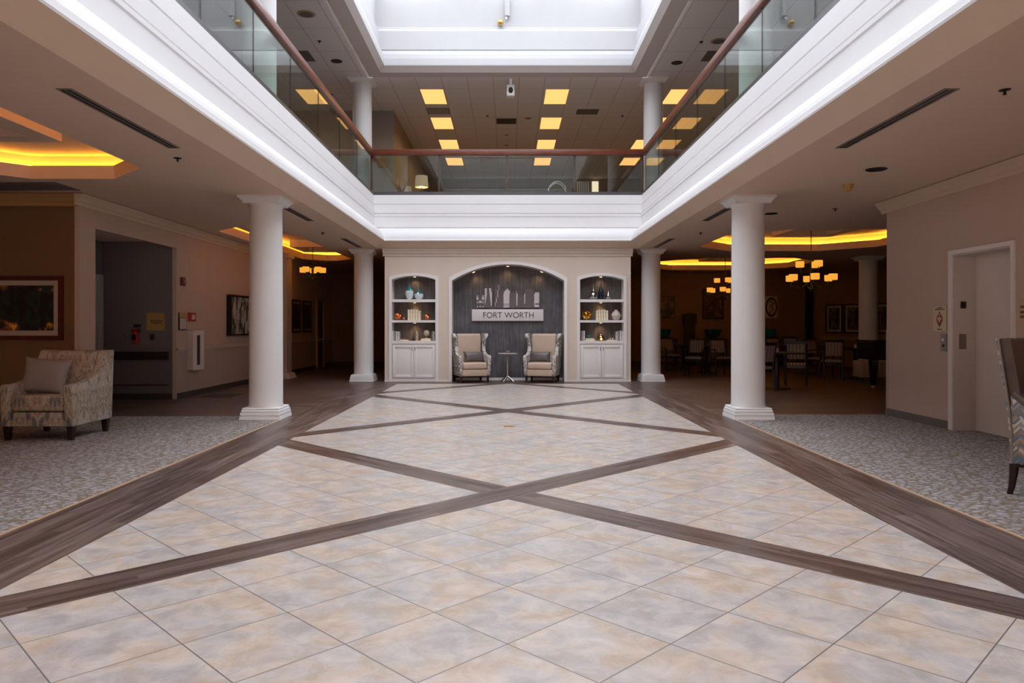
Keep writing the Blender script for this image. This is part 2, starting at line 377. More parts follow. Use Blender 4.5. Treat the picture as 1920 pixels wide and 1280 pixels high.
# ------------------------------------------------------------------ mesh helpers
class M:
    def __init__(s): s.v = []; s.f = []; s.mi = []; s.T = None
    def pt(s, p):
        s.v.append(tuple(s.T @ Vector(p)) if s.T else tuple(p)); return len(s.v) - 1
    def face(s, pts, m=0):
        s.f.append([s.pt(p) for p in pts]); s.mi.append(m)
    def box(s, x0, x1, y0, y1, z0, z1, m=0):
        i = [s.pt(p) for p in ((x0, y0, z0), (x1, y0, z0), (x1, y1, z0), (x0, y1, z0), (x0, y0, z1), (x1, y0, z1), (x1, y1, z1), (x0, y1, z1))]
        for q in ((0, 3, 2, 1), (4, 5, 6, 7), (0, 1, 5, 4), (1, 2, 6, 5), (2, 3, 7, 6), (3, 0, 4, 7)):
            s.f.append([i[k] for k in q]); s.mi.append(m)
        return s
    def frustum(s, x0, x1, y0, y1, z0, X0, X1, Y0, Y1, z1, m=0):
        i = [s.pt(p) for p in ((x0, y0, z0), (x1, y0, z0), (x1, y1, z0), (x0, y1, z0), (X0, Y0, z1), (X1, Y0, z1), (X1, Y1, z1), (X0, Y1, z1))]
        for q in ((0, 3, 2, 1), (4, 5, 6, 7), (0, 1, 5, 4), (1, 2, 6, 5), (2, 3, 7, 6), (3, 0, 4, 7)):
            s.f.append([i[k] for k in q]); s.mi.append(m)
        return s
    def prism(s, pts, axis, a, b, m=0, shift=None):
        """polygon pts (2-D) pushed along an axis: 'x' pts=(y,z); 'y' pts=(x,z); 'z' pts=(x,y)"""
        def P(p, t):
            return (t, p[0], p[1]) if axis == 'x' else (p[0], t, p[1]) if axis == 'y' else (p[0], p[1], t)
        n = len(pts)
        lo = [s.pt(P(p, a) if not shift else shift(P(p, a))) for p in pts]
        hi = [s.pt(P(p, b) if not shift else shift(P(p, b))) for p in pts]
        s.f.append(lo[::-1]); s.mi.append(m); s.f.append(hi); s.mi.append(m)
        for k in range(n):
            s.f.append([lo[k], lo[(k + 1) % n], hi[(k + 1) % n], hi[k]]); s.mi.append(m)
        return s
    def lathe(s, prof, c=(0, 0, 0), n=24, m=0, sx=1, sy=1):
        rings = []
        for r, z in prof:
            rings.append([s.pt((c[0] + sx * r * math.cos(2 * PI * k / n), c[1] + sy * r * math.sin(2 * PI * k / n), c[2] + z)) for k in range(n)])
        for a, b in zip(rings, rings[1:]):
            for k in range(n):
                s.f.append([a[k], a[(k + 1) % n], b[(k + 1) % n], b[k]]); s.mi.append(m)
        s.f.append(rings[0][::-1]); s.mi.append(m); s.f.append(rings[-1]); s.mi.append(m)
        return s
    def tube(s, path, r, n=8, m=0):
        path = [Vector(p) for p in path]
        rings = []
        for i, p in enumerate(path):
            d = (path[min(i + 1, len(path) - 1)] - path[max(i - 1, 0)]).normalized()
            up = Vector((0, 0, 1)) if abs(d.z) < 0.95 else Vector((1, 0, 0))
            a = d.cross(up).normalized(); b = a.cross(d)
            rr = r[i] if isinstance(r, (list, tuple)) else r
            rings.append([s.pt(p + a * rr * math.cos(2 * PI * k / n) + b * rr * math.sin(2 * PI * k / n)) for k in range(n)])
        for a, b in zip(rings, rings[1:]):
            for k in range(n):
                s.f.append([a[k], a[(k + 1) % n], b[(k + 1) % n], b[k]]); s.mi.append(m)
        s.f.append(rings[0][::-1]); s.mi.append(m); s.f.append(rings[-1]); s.mi.append(m)
        return s
    def sphere(s, c, r, n=16, m=0, sc=(1, 1, 1)):
        prof = [(max(1e-4, r * math.sin(PI * k / n)), -r * math.cos(PI * k / n) * sc[2]) for k in range(n + 1)]
        return s.lathe(prof, c, n * 2, m, sc[0], sc[1])
    def build(s, name, mats, parent=None, smooth=None, bevel=None, sub=0):
        me = bpy.data.meshes.new(name)
        me.from_pydata(s.v, [], s.f)
        mats = mats if isinstance(mats, (list, tuple)) else [mats]
        for q in mats: me.materials.append(q)
        for p, k in zip(me.polygons, s.mi): p.material_index = k
        bm = bmesh.new(); bm.from_mesh(me)
        bmesh.ops.recalc_face_normals(bm, faces=bm.faces)
        bm.to_mesh(me); bm.free()
        o = bpy.data.objects.new(name, me); C.objects.link(o)
        if bevel:
            b = o.modifiers.new('bevel', 'BEVEL'); b.width = bevel; b.segments = 3; b.limit_method = 'ANGLE'; b.angle_limit = math.radians(35)
            smooth = smooth or 40
        if sub:
            q = o.modifiers.new('sub', 'SUBSURF'); q.levels = q.render_levels = sub
            smooth = smooth or 60
        if smooth:
            for p in me.polygons: p.use_smooth = True
            if not bevel: me.set_sharp_from_angle(angle=math.radians(smooth))
        if parent: o.parent = parent
        return o
def tag(o, label, cat=None, group=None, kind=None):
    o['label'] = label
    if cat: o['category'] = cat
    if group: o['group'] = group
    if kind: o['kind'] = kind
    return o
def struct(o, label, cat='structure'):
    return tag(o, label, cat, None, 'structure')
def thing(name, label, cat, loc=(0, 0, 0), rz=0, group=None):
    o = bpy.data.objects.new(name, None); C.objects.link(o)
    o.empty_display_size = 0.1
    o.location = loc; o.rotation_euler = (0, 0, rz)
    return tag(o, label, cat, group)
KIDS = {}
def copy_tree(o, parent=None):
    c = o.copy(); C.objects.link(c); c.parent = parent
    for ch in [q for q in list(C.objects) if q.parent == o]: copy_tree(ch, c)
    return c
def dup(root, label, loc, rz=0.0):
    r = copy_tree(root); r['label'] = label; r.location = loc; r.rotation_euler = (0, 0, rz)
    return r
def text(name, body, size, mat, loc, parent=None, width=None, height=None, depth=0.004, rot=(PI / 2, 0, 0)):
    cu = bpy.data.curves.new(name, 'FONT'); cu.body = body; cu.size = size; cu.extrude = depth / 2
    cu.align_x = 'CENTER'; cu.align_y = 'CENTER'
    tmp = bpy.data.objects.new('tmp_text', cu); C.objects.link(tmp)
    bpy.context.view_layer.update()
    me = bpy.data.meshes.new_from_object(tmp.evaluated_get(bpy.context.evaluated_depsgraph_get()))
    bpy.data.objects.remove(tmp)
    xs = [v.co.x for v in me.vertices]; ys = [v.co.y for v in me.vertices]
    cx, cy = (min(xs) + max(xs)) / 2, (min(ys) + max(ys)) / 2
    kx = width / (max(xs) - min(xs)) if width else 1
    ky = height / (max(ys) - min(ys)) if height else kx
    for v in me.vertices: v.co = ((v.co.x - cx) * kx, (v.co.y - cy) * ky, v.co.z)
    me.materials.clear(); me.materials.append(mat)
    o = bpy.data.objects.new(name, me); C.objects.link(o)
    o.location = loc; o.rotation_euler = rot
    if parent: o.parent = parent
    return o

# ================================================================== THE SETTING
YF, YN, XW = 17.08, 0.50, 3.10           # balcony face: far, near, half width
ZC, ZD, ZU = 3.06, 4.31, 7.08            # lower ceiling, upper deck, upper ceiling
XL, XR, XE = -5.80, 5.46, 14.0
# floor: tiled hall, plank borders, aisles, carpets (one floor, several coverings)
m = M()
def q(x0, x1, y0, y1, mi): m.face([(x0, y0, 0), (x1, y0, 0), (x1, y1, 0), (x0, y1, 0)], mi)
q(-2.45, 2.45, -4, 16.4, 0)
q(-3.08, -2.45, -4, 16.4, 1); q(2.45, 3.08, -4, 16.4, 1)
q(-3.08, 3.08, 16.4, 17.4, 2)
q(-9.2, -3.08, -4, 10.47, 3); q(3.08, 5.6, -4, 10.66, 3); q(5.6, 9.0, -4, 10.66, 3)
q(-9.2, -3.08, 10.47, 24.6, 2); q(3.08, 14.6, 10.66, 24.6, 2); q(-3.08, 3.08, 17.4, 24.6, 2)
struct(m.build('floor', [TILE, PLANKY, PLANKX, CARPET]), 'cream stone tile floor crossed by brown plank bands with carpeted sides', 'floor')
m = M()
for s in (-1, 1):
    m.box(s * 3.088 - 0.011, s * 3.088 + 0.011, -4, 10.05, 0.0, 0.006)
struct(m.build('trim_1', TANSTRIP), 'thin tan metal strips between the carpets and the brown planks', 'trim')

def ring(prof, mats, X=XW, yf=YF, yn=YN, name='trim', smooth=None):
    mm = M(); loops = []
    for o, z in [(p[0], p[1]) for p in prof]:
        loops.append([mm.pt(p) for p in ((-(X + o), yn - o, z), (X + o, yn - o, z), (X + o, yf + o, z), (-(X + o), yf + o, z))])
    for i in range(len(loops) - 1):
        for k in range(4):
            mm.f.append([loops[i][k], loops[i][(k + 1) % 4], loops[i + 1][(k + 1) % 4], loops[i + 1][k]])
            mm.mi.append(prof[i][2] if len(prof[i]) > 2 else 0)
    me_o = mm.build(name, mats)
    return me_o
fp = [(-0.13, 3.06, 1), (-0.30, 3.215, 0), (-0.305, 3.235, 0)]
for k in range(9):                                   # cove sweeping back up to the face
    t = k / 8 * PI / 2
    fp.append((-0.285 + 0.235 * (1 - math.cos(t)), 3.25 + 0.27 * math.sin(t), 0))
fp += [(-0.05, 3.535, 0), (0.0, 3.545, 0), (0.0, 3.56, 0), (-0.02, 3.57, 0), (-0.02, 3.80, 0), (-0.032, 3.815, 0), (-0.032, 3.86, 0), (0.012, 3.872, 0), (0.012, 3.885, 0),
       (-0.012, 3.895, 0), (-0.012, 4.075, 0), (0.02, 4.085, 0), (0.02, 4.10, 0), (0.0, 4.11, 0), (0.0, 4.31, 0), (0.14, 4.31, 0)]
struct(ring(fp, [WHITE, BEIGE], name='trim_2'), 'broad white stepped fascia running round the balcony edge', 'balcony fascia')
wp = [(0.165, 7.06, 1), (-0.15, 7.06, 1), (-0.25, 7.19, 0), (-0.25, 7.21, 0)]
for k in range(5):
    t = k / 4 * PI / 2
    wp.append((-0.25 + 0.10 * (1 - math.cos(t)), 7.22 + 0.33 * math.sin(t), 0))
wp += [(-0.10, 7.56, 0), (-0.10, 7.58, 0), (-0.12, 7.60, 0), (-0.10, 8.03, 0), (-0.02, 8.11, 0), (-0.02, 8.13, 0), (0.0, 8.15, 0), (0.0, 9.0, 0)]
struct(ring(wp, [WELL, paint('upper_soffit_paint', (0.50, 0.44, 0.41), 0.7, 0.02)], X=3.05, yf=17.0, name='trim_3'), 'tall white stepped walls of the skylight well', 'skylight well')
# skylight: frame bars and panes
m = M()
yy = 0.5
while yy < 17.1:
    m.box(-3.05, 3.05, yy - 0.03, yy + 0.03, 9.0, 9.14); yy += 0.88
for xx in (-3.02, -1.0, 1.0, 3.02): m.box(xx - 0.03, xx + 0.03, 0.5, 17.0, 9.0, 9.14)
sk = struct(m.build('window_1', WELL), 'long glazed skylight with white bars over the hall', 'skylight')
m = M(); m.box(-3.05, 3.05, 0.5, 17.0, 9.15, 9.16); m.build('pane', SKYGL, sk)

def flat_ceiling(name, x0, x1, y0, y1, z, holes, mat, lab, thick=0.0):
    xs = sorted({x0, x1, *[h[0] for h in holes], *[h[1] for h in holes]})
    ys = sorted({y0, y1, *[h[2] for h in holes], *[h[3] for h in holes]})
    mm = M()
    for a, b in zip(xs, xs[1:]):
        for c, d in zip(ys, ys[1:]):
            mx, my = (a + b) / 2, (c + d) / 2
            if any(h[0] < mx < h[1] and h[2] < my < h[3] for h in holes): continue
            mm.face([(a, c, z), (b, c, z), (b, d, z), (a, d, z)])
    for hx0, hx1, hy0, hy1, k in holes:
        if k:
            for X, Y, sx, sy in ((hx0, hy0, 1, 1), (hx1, hy0, -1, 1), (hx0, hy1, 1, -1), (hx1, hy1, -1, -1)):
                mm.face([(X, Y, z), (X + sx * k, Y, z), (X, Y + sy * k, z)])
    return struct(mm.build(name, mat), lab, 'ceiling')
TR = [(-6.40, -4.14, 4.3, 8.95, 0.62), (-5.43, -4.14, 13.35, 20.1, 0.5), (4.3, 8.3, 13.6, 17.5, 0.95), (4.2, 8.5, 19.3, 23.4, 1.0)]
flat_ceiling('ceiling', -9.2, 14.6, -4, 24.6, ZC, TR + [(-2.97, 2.97, 0.63, 16.95, 0)], CEIL, 'plain taupe ceiling over the side aisles')
flat_ceiling('ceiling', -7.6, 7.6, -4, 29.2, ZU, [(-3.215, 3.215, 0.335, 17.165, 0)], TBAR, 'grey suspended tile ceiling of the upper floor')
m = M()
for x0, x1, y0, y1 in ((-9.2, -3.24, -4, 29.2), (3.24, 14.6, -4, 29.2), (-3.24, 3.24, 17.22, 29.2), (-3.24, 3.24, -4, 0.36)):
    m.face([(x0, y0, ZD), (x1, y0, ZD), (x1, y1, ZD), (x0, y1, ZD)])
struct(m.build('floor', paint('upper_carpet', (0.34, 0.28, 0.24), 0.95, 0.1, 8)), 'brown carpet floor of the upper gallery behind the glass', 'floor')

def octo(h, e=0.0):
    x0, x1, y0, y1, c = h; x0 -= e; x1 += e; y0 -= e; y1 += e; c += e * 0.586
    return [(x0 + c, y0), (x1 - c, y0), (x1, y0 + c), (x1, y1 - c), (x1 - c, y1), (x0 + c, y1), (x0, y1 - c), (x0, y0 + c)]
def tray(h, lab, boxes):
    mm = M()
    def band(p, zp, r, zr, mi):
        for k in range(8):
            a, b = p[k], p[(k + 1) % 8]; c, d = r[(k + 1) % 8], r[k]
            mm.face([(*a, zp), (*b, zp), (*c, zr), (*d, zr)], mi)
    o0, o1, o2 = octo(h), octo(h, -0.02), octo(h, 0.17)
    band(o0, ZC, o1, 3.20, 0); band(o1, 3.20, o1, 3.215, 0); band(o1, 3.215, o2, 3.215, 0)
    band(o2, 3.215, o2, 3.37, 0)
    mm.face([(*p, 3.37) for p in octo(h, 0.17)], 0)
    t = struct(mm.build('ceiling', CEIL), lab, 'ceiling')
    l = M(); a, b = octo(h, 0.10), octo(h, 0.14)
    for k in range(8):
        p, r, s_, u = a[k], a[(k + 1) % 8], b[(k + 1) % 8], b[k]
        l.face([(*p, 3.24), (*r, 3.24), (*s_, 3.24), (*u, 3.24)])
    l.build('led_strip', LED, t)
    for x0, x1, y0, y1, zb in boxes:
        bm_ = M(); e = min(0.22, (x1 - x0) * 0.2)
        i0 = (x0 + e, x1 - e, y0 + e, y1 - e)
        for a_, b_ in (((x0, y0), (x1, y0)), ((x1, y0), (x1, y1)), ((x1, y1), (x0, y1)), ((x0, y1), (x0, y0))):
            bm_.face([(*a_, zb), (*b_, zb), (*b_, 3.37), (*a_, 3.37)])
        O = [(x0, y0), (x1, y0), (x1, y1), (x0, y1)]; I = [(i0[0], i0[2]), (i0[1], i0[2]), (i0[1], i0[3]), (i0[0], i0[3])]
        for k in range(4):
            bm_.face([(*O[k], zb), (*O[(k + 1) % 4], zb), (*I[(k + 1) % 4], zb), (*I[k], zb)])
            bm_.face([(*I[k], zb), (*I[(k + 1) % 4], zb), (*I[(k + 1) % 4], zb + 0.12), (*I[k], zb + 0.12)])
        bm_.face([(*p, zb + 0.12) for p in I])
        bm_.build('dropped_panel', BEIGE, t)
tray(TR[0], 'near left ceiling tray with amber cove light over the armchair', [(-5.95, -4.66, 5.2, 7.72, 3.20)])
tray(TR[1], 'long narrow ceiling tray with amber cove light along the left aisle', [(-5.28, -4.45, 14.25, 15.5, 3.20), (-5.28, -4.45, 17.9, 19.2, 3.20)])
tray(TR[2], 'nearer octagonal ceiling tray with amber cove light over the dining area', [(5.68, 6.96, 14.6, 15.9, 3.20)])
tray(TR[3], 'farther octagonal ceiling tray with amber cove light over the dining area', [(5.68, 6.96, 20.7, 22.0, 3.20)])

# ---- walls
def wallbox(name, lab, *b, mat=TAUPE):
    mm = M()
    for k in b: mm.box(*k)
    return struct(mm.build(name, mat), lab, 'wall')
wallbox('wall_left', 'long taupe left wall with a wide opening to a grey corridor', (-5.865, XL, 10.0, 10.39, 0, ZC), (-5.865, XL, 10.39, 12.93, 2.645, ZC), (-5.865, XL, 12.93, 24.4, 0, ZC))
m = M(); m.box(XL, XL + 0.006, 12.931, 18.1, 0.0, 0.855); m.box(XL, XL + 0.006, 18.5, 24.39, 0.0, 0.855)
struct(m.build('wall_left_lower', OLIVE), 'slightly greyer painted dado of the left wall below the chair rail', 'wall')
wallbox('wall_alcove', 'wall behind the armchair darkened to ochre by painted-in shade', (-9.2, -5.8651, 10.0, 10.1, 0, ZC), mat=SHADEDW)
wallbox('wall_corridor', 'dark grey end wall of the corridor with a handrail', (-7.2, -5.866, 12.93, 13.03, 0, ZC), (-7.2, -7.1, 10.1, 12.93, 0, ZC), mat=GREYW)
m = M(); m.face([(-7.1, 10.1, 2.757), (-5.866, 10.1, 2.757), (-5.866, 12.93, 2.757), (-7.1, 12.93, 2.757)])
struct(m.build('ceiling', CEIL), 'low ceiling inside the grey corridor', 'ceiling')
wallbox('wall_outer_left', 'outer wall far to the left of the lounge', (-9.3, -9.2, -4, 10.0, 0, ZC))
wallbox('wall_back', 'wall behind the camera', (-9.3, 14.6, -4.1, -4.0, 0, ZC), (-7.6, 7.6, -4.1, -4.0, ZD, ZU))
wallbox('wall_right', 'taupe wall with the elevator on the right', (XR, XR + 0.3, 9.05, 10.64, 0, ZC), (XR, XR + 0.3, 8.0, 9.05, 2.15, ZC), (XR, XR + 0.3, -4, 8.0, 0, ZC), (5.77, 14.6, 10.54, 10.64, 0, ZC))
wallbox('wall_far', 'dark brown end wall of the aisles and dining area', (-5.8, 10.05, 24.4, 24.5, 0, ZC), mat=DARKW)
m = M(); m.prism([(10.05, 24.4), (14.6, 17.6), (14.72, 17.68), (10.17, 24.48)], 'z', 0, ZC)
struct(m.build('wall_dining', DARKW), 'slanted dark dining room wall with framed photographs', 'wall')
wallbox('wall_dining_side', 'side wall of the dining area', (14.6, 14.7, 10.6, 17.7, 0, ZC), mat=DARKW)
# upper floor walls
wallbox('wall_upper_left', 'grey upper wall facing the gallery at left', (-7.6, -3.07, 19.9, 20.0, ZD, ZU), (-7.6, -7.5, -4, 19.9, ZD, ZU), mat=LAVEND)
wallbox('wall_upper_passage', 'tan wall running back from the upper gallery', (-3.17, -3.07, 20.0, 29.2, ZD, ZU), mat=UPTAN)
wallbox('wall_upper_far', 'far tan wall of the upper lounge', (-3.07, 7.6, 29.1, 29.2, ZD, ZU), (7.5, 7.6, -4, 29.1, ZD, ZU), mat=UPTAN)
# crown mouldings
def crown_prof(): return [(0, 0), (0.02, 0), (0.03, 0.04), (0.055, 0.06), (0.08, 0.10), (0.105, 0.125), (0.125, 0.15), (0.0, 0.15)]
m = M()
m.prism([(XL + a, ZC - 0.16 + b) for a, b in crown_prof()], 'y', 10.0 - 0.12, 24.4)
struct(m.build('trim_4', CROWN), 'beige crown moulding along the top of the left wall', 'trim')
m = M(); m.prism([(10.0 - a, ZC - 0.16 + b) for a, b in crown_prof()], 'x', -9.2, XL)
struct(m.build('trim_5', CROWNO), 'ochre crown moulding on the wall behind the armchair', 'trim')
m = M()
m.prism([(XR - a, ZC - 0.16 + b) for a, b in crown_prof()], 'y', -4, 10.64 + 0.12)
struct(m.build('trim_6', CROWN), 'beige crown moulding along the top of the elevator wall', 'trim')
m = M(); m.prism([(17.05 - a * 0.9, ZC - 0.17 + b * 1.1) for a, b in crown_prof()], 'x', -2.88, 2.88)
struct(m.build('trim_7', NICHEW), 'beige cornice over the sign wall', 'trim')
m = M(); m.box(XL, XL + 0.035, 12.931, 18.05, 0.855, 0.885); m.box(XL, XL + 0.022, 12.931, 18.05, 0.835, 0.905)
m.box(XL, XL + 0.03, 18.5, 24.39, 0.845, 0.895)
struct(m.build('trim_8', CREAMT), 'pale chair rail along the left wall', 'trim')
m = M(); m.box(XL - 0.066, XL + 0.004, 12.922, 12.938, 0, 2.64)
struct(m.build('trim_9', CREAMT), 'pale corner guard at the far side of the corridor opening', 'trim')
m = M(); m.box(XR - 0.008, XR + 0.03, 10.632, 10.648, 0, 1.22); m.box(XR - 0.008, XR - 0.001, 10.6, 10.64, 0, 1.22)
struct(m.build('trim_10', CREAMT), 'cream corner guard at the end of the elevator wall', 'trim')
m = M(); m.box(XL, XL + 0.015, 12.94, 18.08, 0, 0.10); m.box(XL, XL + 0.015, 18.52, 24.39, 0, 0.10)
struct(m.build('baseboard_left', DARKBASE), 'dark baseboard along the left wall', 'baseboard')
m = M(); m.box(-7.1, -5.866, 12.915, 12.93, 0, 0.10); m.box(-9.2, -5.87, 9.985, 10.0, 0, 0.10)
struct(m.build('baseboard_corridor', DARKBASE), 'dark baseboard of the corridor and alcove', 'baseboard')
m = M(); m.box(XR - 0.015, XR, 9.14, 10.63, 0, 0.10); m.box(XR - 0.015, XR, -4, 7.94, 0, 0.10)
struct(m.build('baseboard_right', GREYBASE), 'grey baseboard under the elevator wall', 'baseboard')
m = M(); m.box(-5.8, 10.0, 24.385, 24.4, 0, 0.12)
struct(m.build('baseboard_far', DARKBASE), 'dark baseboard of the far wall', 'baseboard')
# pilaster on the left wall
m = M(); m.box(XL, -5.41, 18.1, 18.5, 0.12, ZC - 0.1); m.box(XL, -5.36, 18.05, 18.55, ZC - 0.1, ZC)
m.frustum(XL, -5.30, 18.0, 18.6, 0, XL, -5.36, 18.05, 18.55, 0.13)
struct(m.build('trim_11', CREAMT), 'cream square pilaster on the left wall beyond the near column', 'trim')

# ---- sign wall with arched niche and two arched bookcase recesses
YW = 17.05
def archz(x, x0, x1, zs, zt):
    wd = x1 - x0; r = zt - zs; R = (wd * wd / 4 + r * r) / (2 * r); xc = (x0 + x1) / 2
    return zs + math.sqrt(max(0, R * R - (x - xc) ** 2)) - (R - r)
OPEN = [(-2.67, -1.668, 0.0, 2.353, 2.44, 0.36), (-1.285, 1.30, 0.0, 2.329, 2.704, 0.45), (1.668, 2.67, 0.0, 2.353, 2.44, 0.36)]
m = M(); NS = 28
xs = [-2.84]
for x0, x1, z0, zs, zt, d in OPEN:
    m.face([(xs[-1], YW, 0), (x0, YW, 0), (x0, YW, ZC), (xs[-1], YW, ZC)])
    for k in range(NS):
        a = x0 + (x1 - x0) * k / NS; b = x0 + (x1 - x0) * (k + 1) / NS
        za, zb = archz(a, x0, x1, zs, zt), archz(b, x0, x1, zs, zt)
        m.face([(a, YW, za), (b, YW, zb), (b, YW, ZC), (a, YW, ZC)])
        m.face([(a, YW, za), (b, YW, zb), (b, YW + d, zb), (a, YW + d, za)], 1)
    m.face([(x0, YW, 0), (x0, YW + d, 0), (x0, YW + d, zs), (x0, YW, zs)], 1)
    m.face([(x1, YW, 0), (x1, YW + d, 0), (x1, YW + d, zs), (x1, YW, zs)], 1)
    xs.append(x1)
m.face([(xs[-1], YW, 0), (2.84, YW, 0), (2.84, YW, ZC), (xs[-1], YW, ZC)])
for s in (-2.84, 2.84): m.face([(s, YW, 0), (s, YW + 1.1, 0), (s, YW + 1.1, ZC), (s, YW, ZC)])
m.face([(-2.84, YW + 1.1, 0), (2.84, YW + 1.1, 0), (2.84, YW + 1.1, ZC), (-2.84, YW + 1.1, ZC)])
struct(m.build('wall_sign', [NICHEW, CABW]), 'beige feature wall with an arched niche and two arched bookcases', 'wall')
m = M()
for x0, x1, z0, zs, zt, d in OPEN[1:2]:
    pts = [(x0, 0)] + [(x0 + (x1 - x0) * k / NS, archz(x0 + (x1 - x0) * k / NS, x0, x1, zs, zt)) for k in range(NS + 1)] + [(x1, 0)]
    m.prism(pts, 'y', YW + d - 0.01, YW + d + 0.03)
struct(m.build('wall_niche', STREAK), 'charcoal streaked board at the back of the arched niche', 'wall panel')
def arch_trim(x0, x1, zs, zt, wt, y0, y1, z0=0.0):
    mm = M(); n = NS
    inn = [(x0, z0)] + [(x0 + (x1 - x0) * k / n, archz(x0 + (x1 - x0) * k / n, x0, x1, zs, zt)) for k in range(n + 1)] + [(x1, z0)]
    X0, X1 = x0 - wt, x1 + wt
    out = [(X0, z0)] + [(X0 + (X1 - X0) * k / n, archz(X0 + (X1 - X0) * k / n, X0, X1, zs + wt * 0.9, zt + wt * 0.9)) for k in range(n + 1)] + [(X1, z0)]
    for i in range(len(inn) - 1):
        a, b, c, d = inn[i], inn[i + 1], out[i + 1], out[i]
        mm.face([(a[0], y0, a[1]), (b[0], y0, b[1]), (c[0], y0, c[1]), (d[0], y0, d[1])])
        mm.face([(a[0], y0, a[1]), (b[0], y0, b[1]), (b[0], y1, b[1]), (a[0], y1, a[1])])
        mm.face([(d[0], y0, d[1]), (c[0], y0, c[1]), (c[0], y1, c[1]), (d[0], y1, d[1])])
    return mm
struct(arch_trim(-1.285, 1.30, 2.329, 2.704, 0.075, YW - 0.03, YW + 0.01).build('trim_12', CABW), 'white arched casing round the central niche', 'trim')
m = M()
for a, b in ((-2.84, -2.745), (-1.60, -1.36), (1.375, 1.595), (2.745, 2.84)): m.box(a, b, YW - 0.018, YW, 0, 0.03)
m.box(-1.28, 1.295, YW + 0.42, YW + 0.44, 0, 0.06)
struct(m.build('baseboard_sign', CABW), 'low white baseboard along the sign wall', 'baseboard')

# ---- elevator
ev = struct(M().box(5.73, 5.76, 8.02, 9.05, 0.0, 2.15).build('door_1', paint('elevator_door_enamel', (0.70, 0.60, 0.53), 0.45, 0.02)), 'pale enamelled elevator door in the right wall', 'elevator door')
m = M(); m.box(XR - 0.02, XR - 0.001, 9.05, 9.13, 0, 2.15); m.box(XR - 0.02, XR - 0.001, 7.94, 8.0, 0, 2.15); m.box(XR - 0.02, XR - 0.001, 7.94, 9.13, 2.15, 2.2)
m.build('door_frame', ELEVF, ev)
m = M(); m.box(XR, 5.73, 9.04, 9.05, 0, 2.15); m.box(XR, 5.73, 8.0, 8.02, 0, 2.15); m.box(XR, 5.73, 8.02, 9.04, 2.13, 2.15)
m.build('door_jamb', ELEV, ev)
m = M(); m.box(ux(1801, 9.04), ux(1811, 9.04), 9.03, 9.04, vz(578, 9.04), vz(565, 9.04)); m.build('floor_indicator', BLACK, ev)
m = M(); m.box(ux(1798.5, 9.04), ux(1811, 9.04), 9.03, 9.04, vz(654, 9.04), vz(626, 9.04)); m.build('jamb_plate', paint('brown_plate', (0.20, 0.14, 0.11), 0.4), ev)
# doors at the far left
m = M(); m.box(-7.1, -7.07, 11.7, 12.92, 2.05, 2.17); m.box(-7.1, -7.07, 12.74, 12.92, 0, 2.05); m.box(-7.1, -7.07, 11.7, 11.82, 0, 2.05); m.box(-7.1, -7.085, 11.82, 12.74, 0, 2.05)
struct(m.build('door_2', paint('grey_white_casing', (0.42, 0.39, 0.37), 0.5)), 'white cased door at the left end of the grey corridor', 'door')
m = M(); m.box(XL, XL + 0.05, 22.3, 22.42, 0, 2.07); m.box(XL, XL + 0.05, 23.1, 23.22, 0, 2.07); m.box(XL, XL + 0.05, 22.3, 23.22, 2.07, 2.15); m.box(XL, XL + 0.02, 22.42, 23.1, 0, 2.07, 1)
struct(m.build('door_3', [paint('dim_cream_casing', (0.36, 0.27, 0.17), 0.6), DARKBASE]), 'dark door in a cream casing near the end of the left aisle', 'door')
m = M(); m.box(9.82, 10.02, 24.25, 24.38, 0, 2.75)
struct(m.build('trim_13', BLACK), 'tall black post in the far corner of the dining area', 'trim')
m = M()
d = Vector((4.55, -6.8, 0)).normalized(); nrm = Vector((-d.y, d.x, 0)) * -1
for z0, z1 in ((0.84, 0.95),):
    a = Vector((10.2, 24.18, 0)); b = Vector((14.3, 18.05, 0))
    m.prism([(a.x, a.y), (b.x, b.y), (b.x - 0.04, b.y - 0.03), (a.x - 0.04, a.y - 0.03)], 'z', z0, z1)
struct(m.build('trim_14', paint('dim_chair_rail', (0.30, 0.19, 0.09), 0.6)), 'chair rail on the slanted dining room wall', 'trim')

# ---- columns
def column(x, y, z0, z1, lab, grp=None, mat=COLM, ps=1.0):
    t = thing('column', lab, 'column', (x, y, z0), 0, grp)
    m = M()
    for a, b, z_0, z_1 in ((0.278, 0.272, 0.0, 0.05), (0.255, 0.255, 0.05, 0.059), (0.270, 0.264, 0.059, 0.10), (0.245, 0.245, 0.10, 0.109), (0.260, 0.250, 0.109, 0.134), (0.238, 0.238, 0.134, 0.141), (0.250, 0.243, 0.141, 0.158)):
        a *= ps; b *= ps; m.frustum(-a, a, -a, a, z_0, -b, b, -b, b, z_1)
    m.build('plinth', BASEW, t)
    h = z1 - z0
    prof = [(0.236, 0.158), (0.236, 0.175), (0.228, 0.20)] + [(0.228 - 0.010 * (k / 8) ** 2, 0.20 + (h - 0.34) * k / 8) for k in range(1, 9)] + [(0.232, h - 0.12), (0.24, h - 0.10)]
    M().lathe(prof, n=48).build('shaft', mat, t, smooth=40)
    m = M()
    for a, b, z_0, z_1 in ((0.243, 0.243, 0.10, 0.075), (0.25, 0.285, 0.075, 0.03), (0.30, 0.30, 0.03, 0.0)):
        m.frustum(-a, a, -a, a, h - z_0, -b, b, -b, b, h - z_1)
    m.build('capital', mat, t)
    return t
c0 = column(-3.38, 10.33, 0, ZC, 'round white column at the near left corner of the tile floor', 'white columns around the hall')
dup(c0, 'round white column at the near right corner of the tile floor', (3.36, 10.33, 0))
dup(c0, 'round white column left of the sign wall', (-3.38, 17.33, 0))
dup(c0, 'round white column right of the sign wall', (3.36, 17.33, 0))
dup(c0, 'dim round column in the dining area behind the piano', (9.25, 18.95, 0))
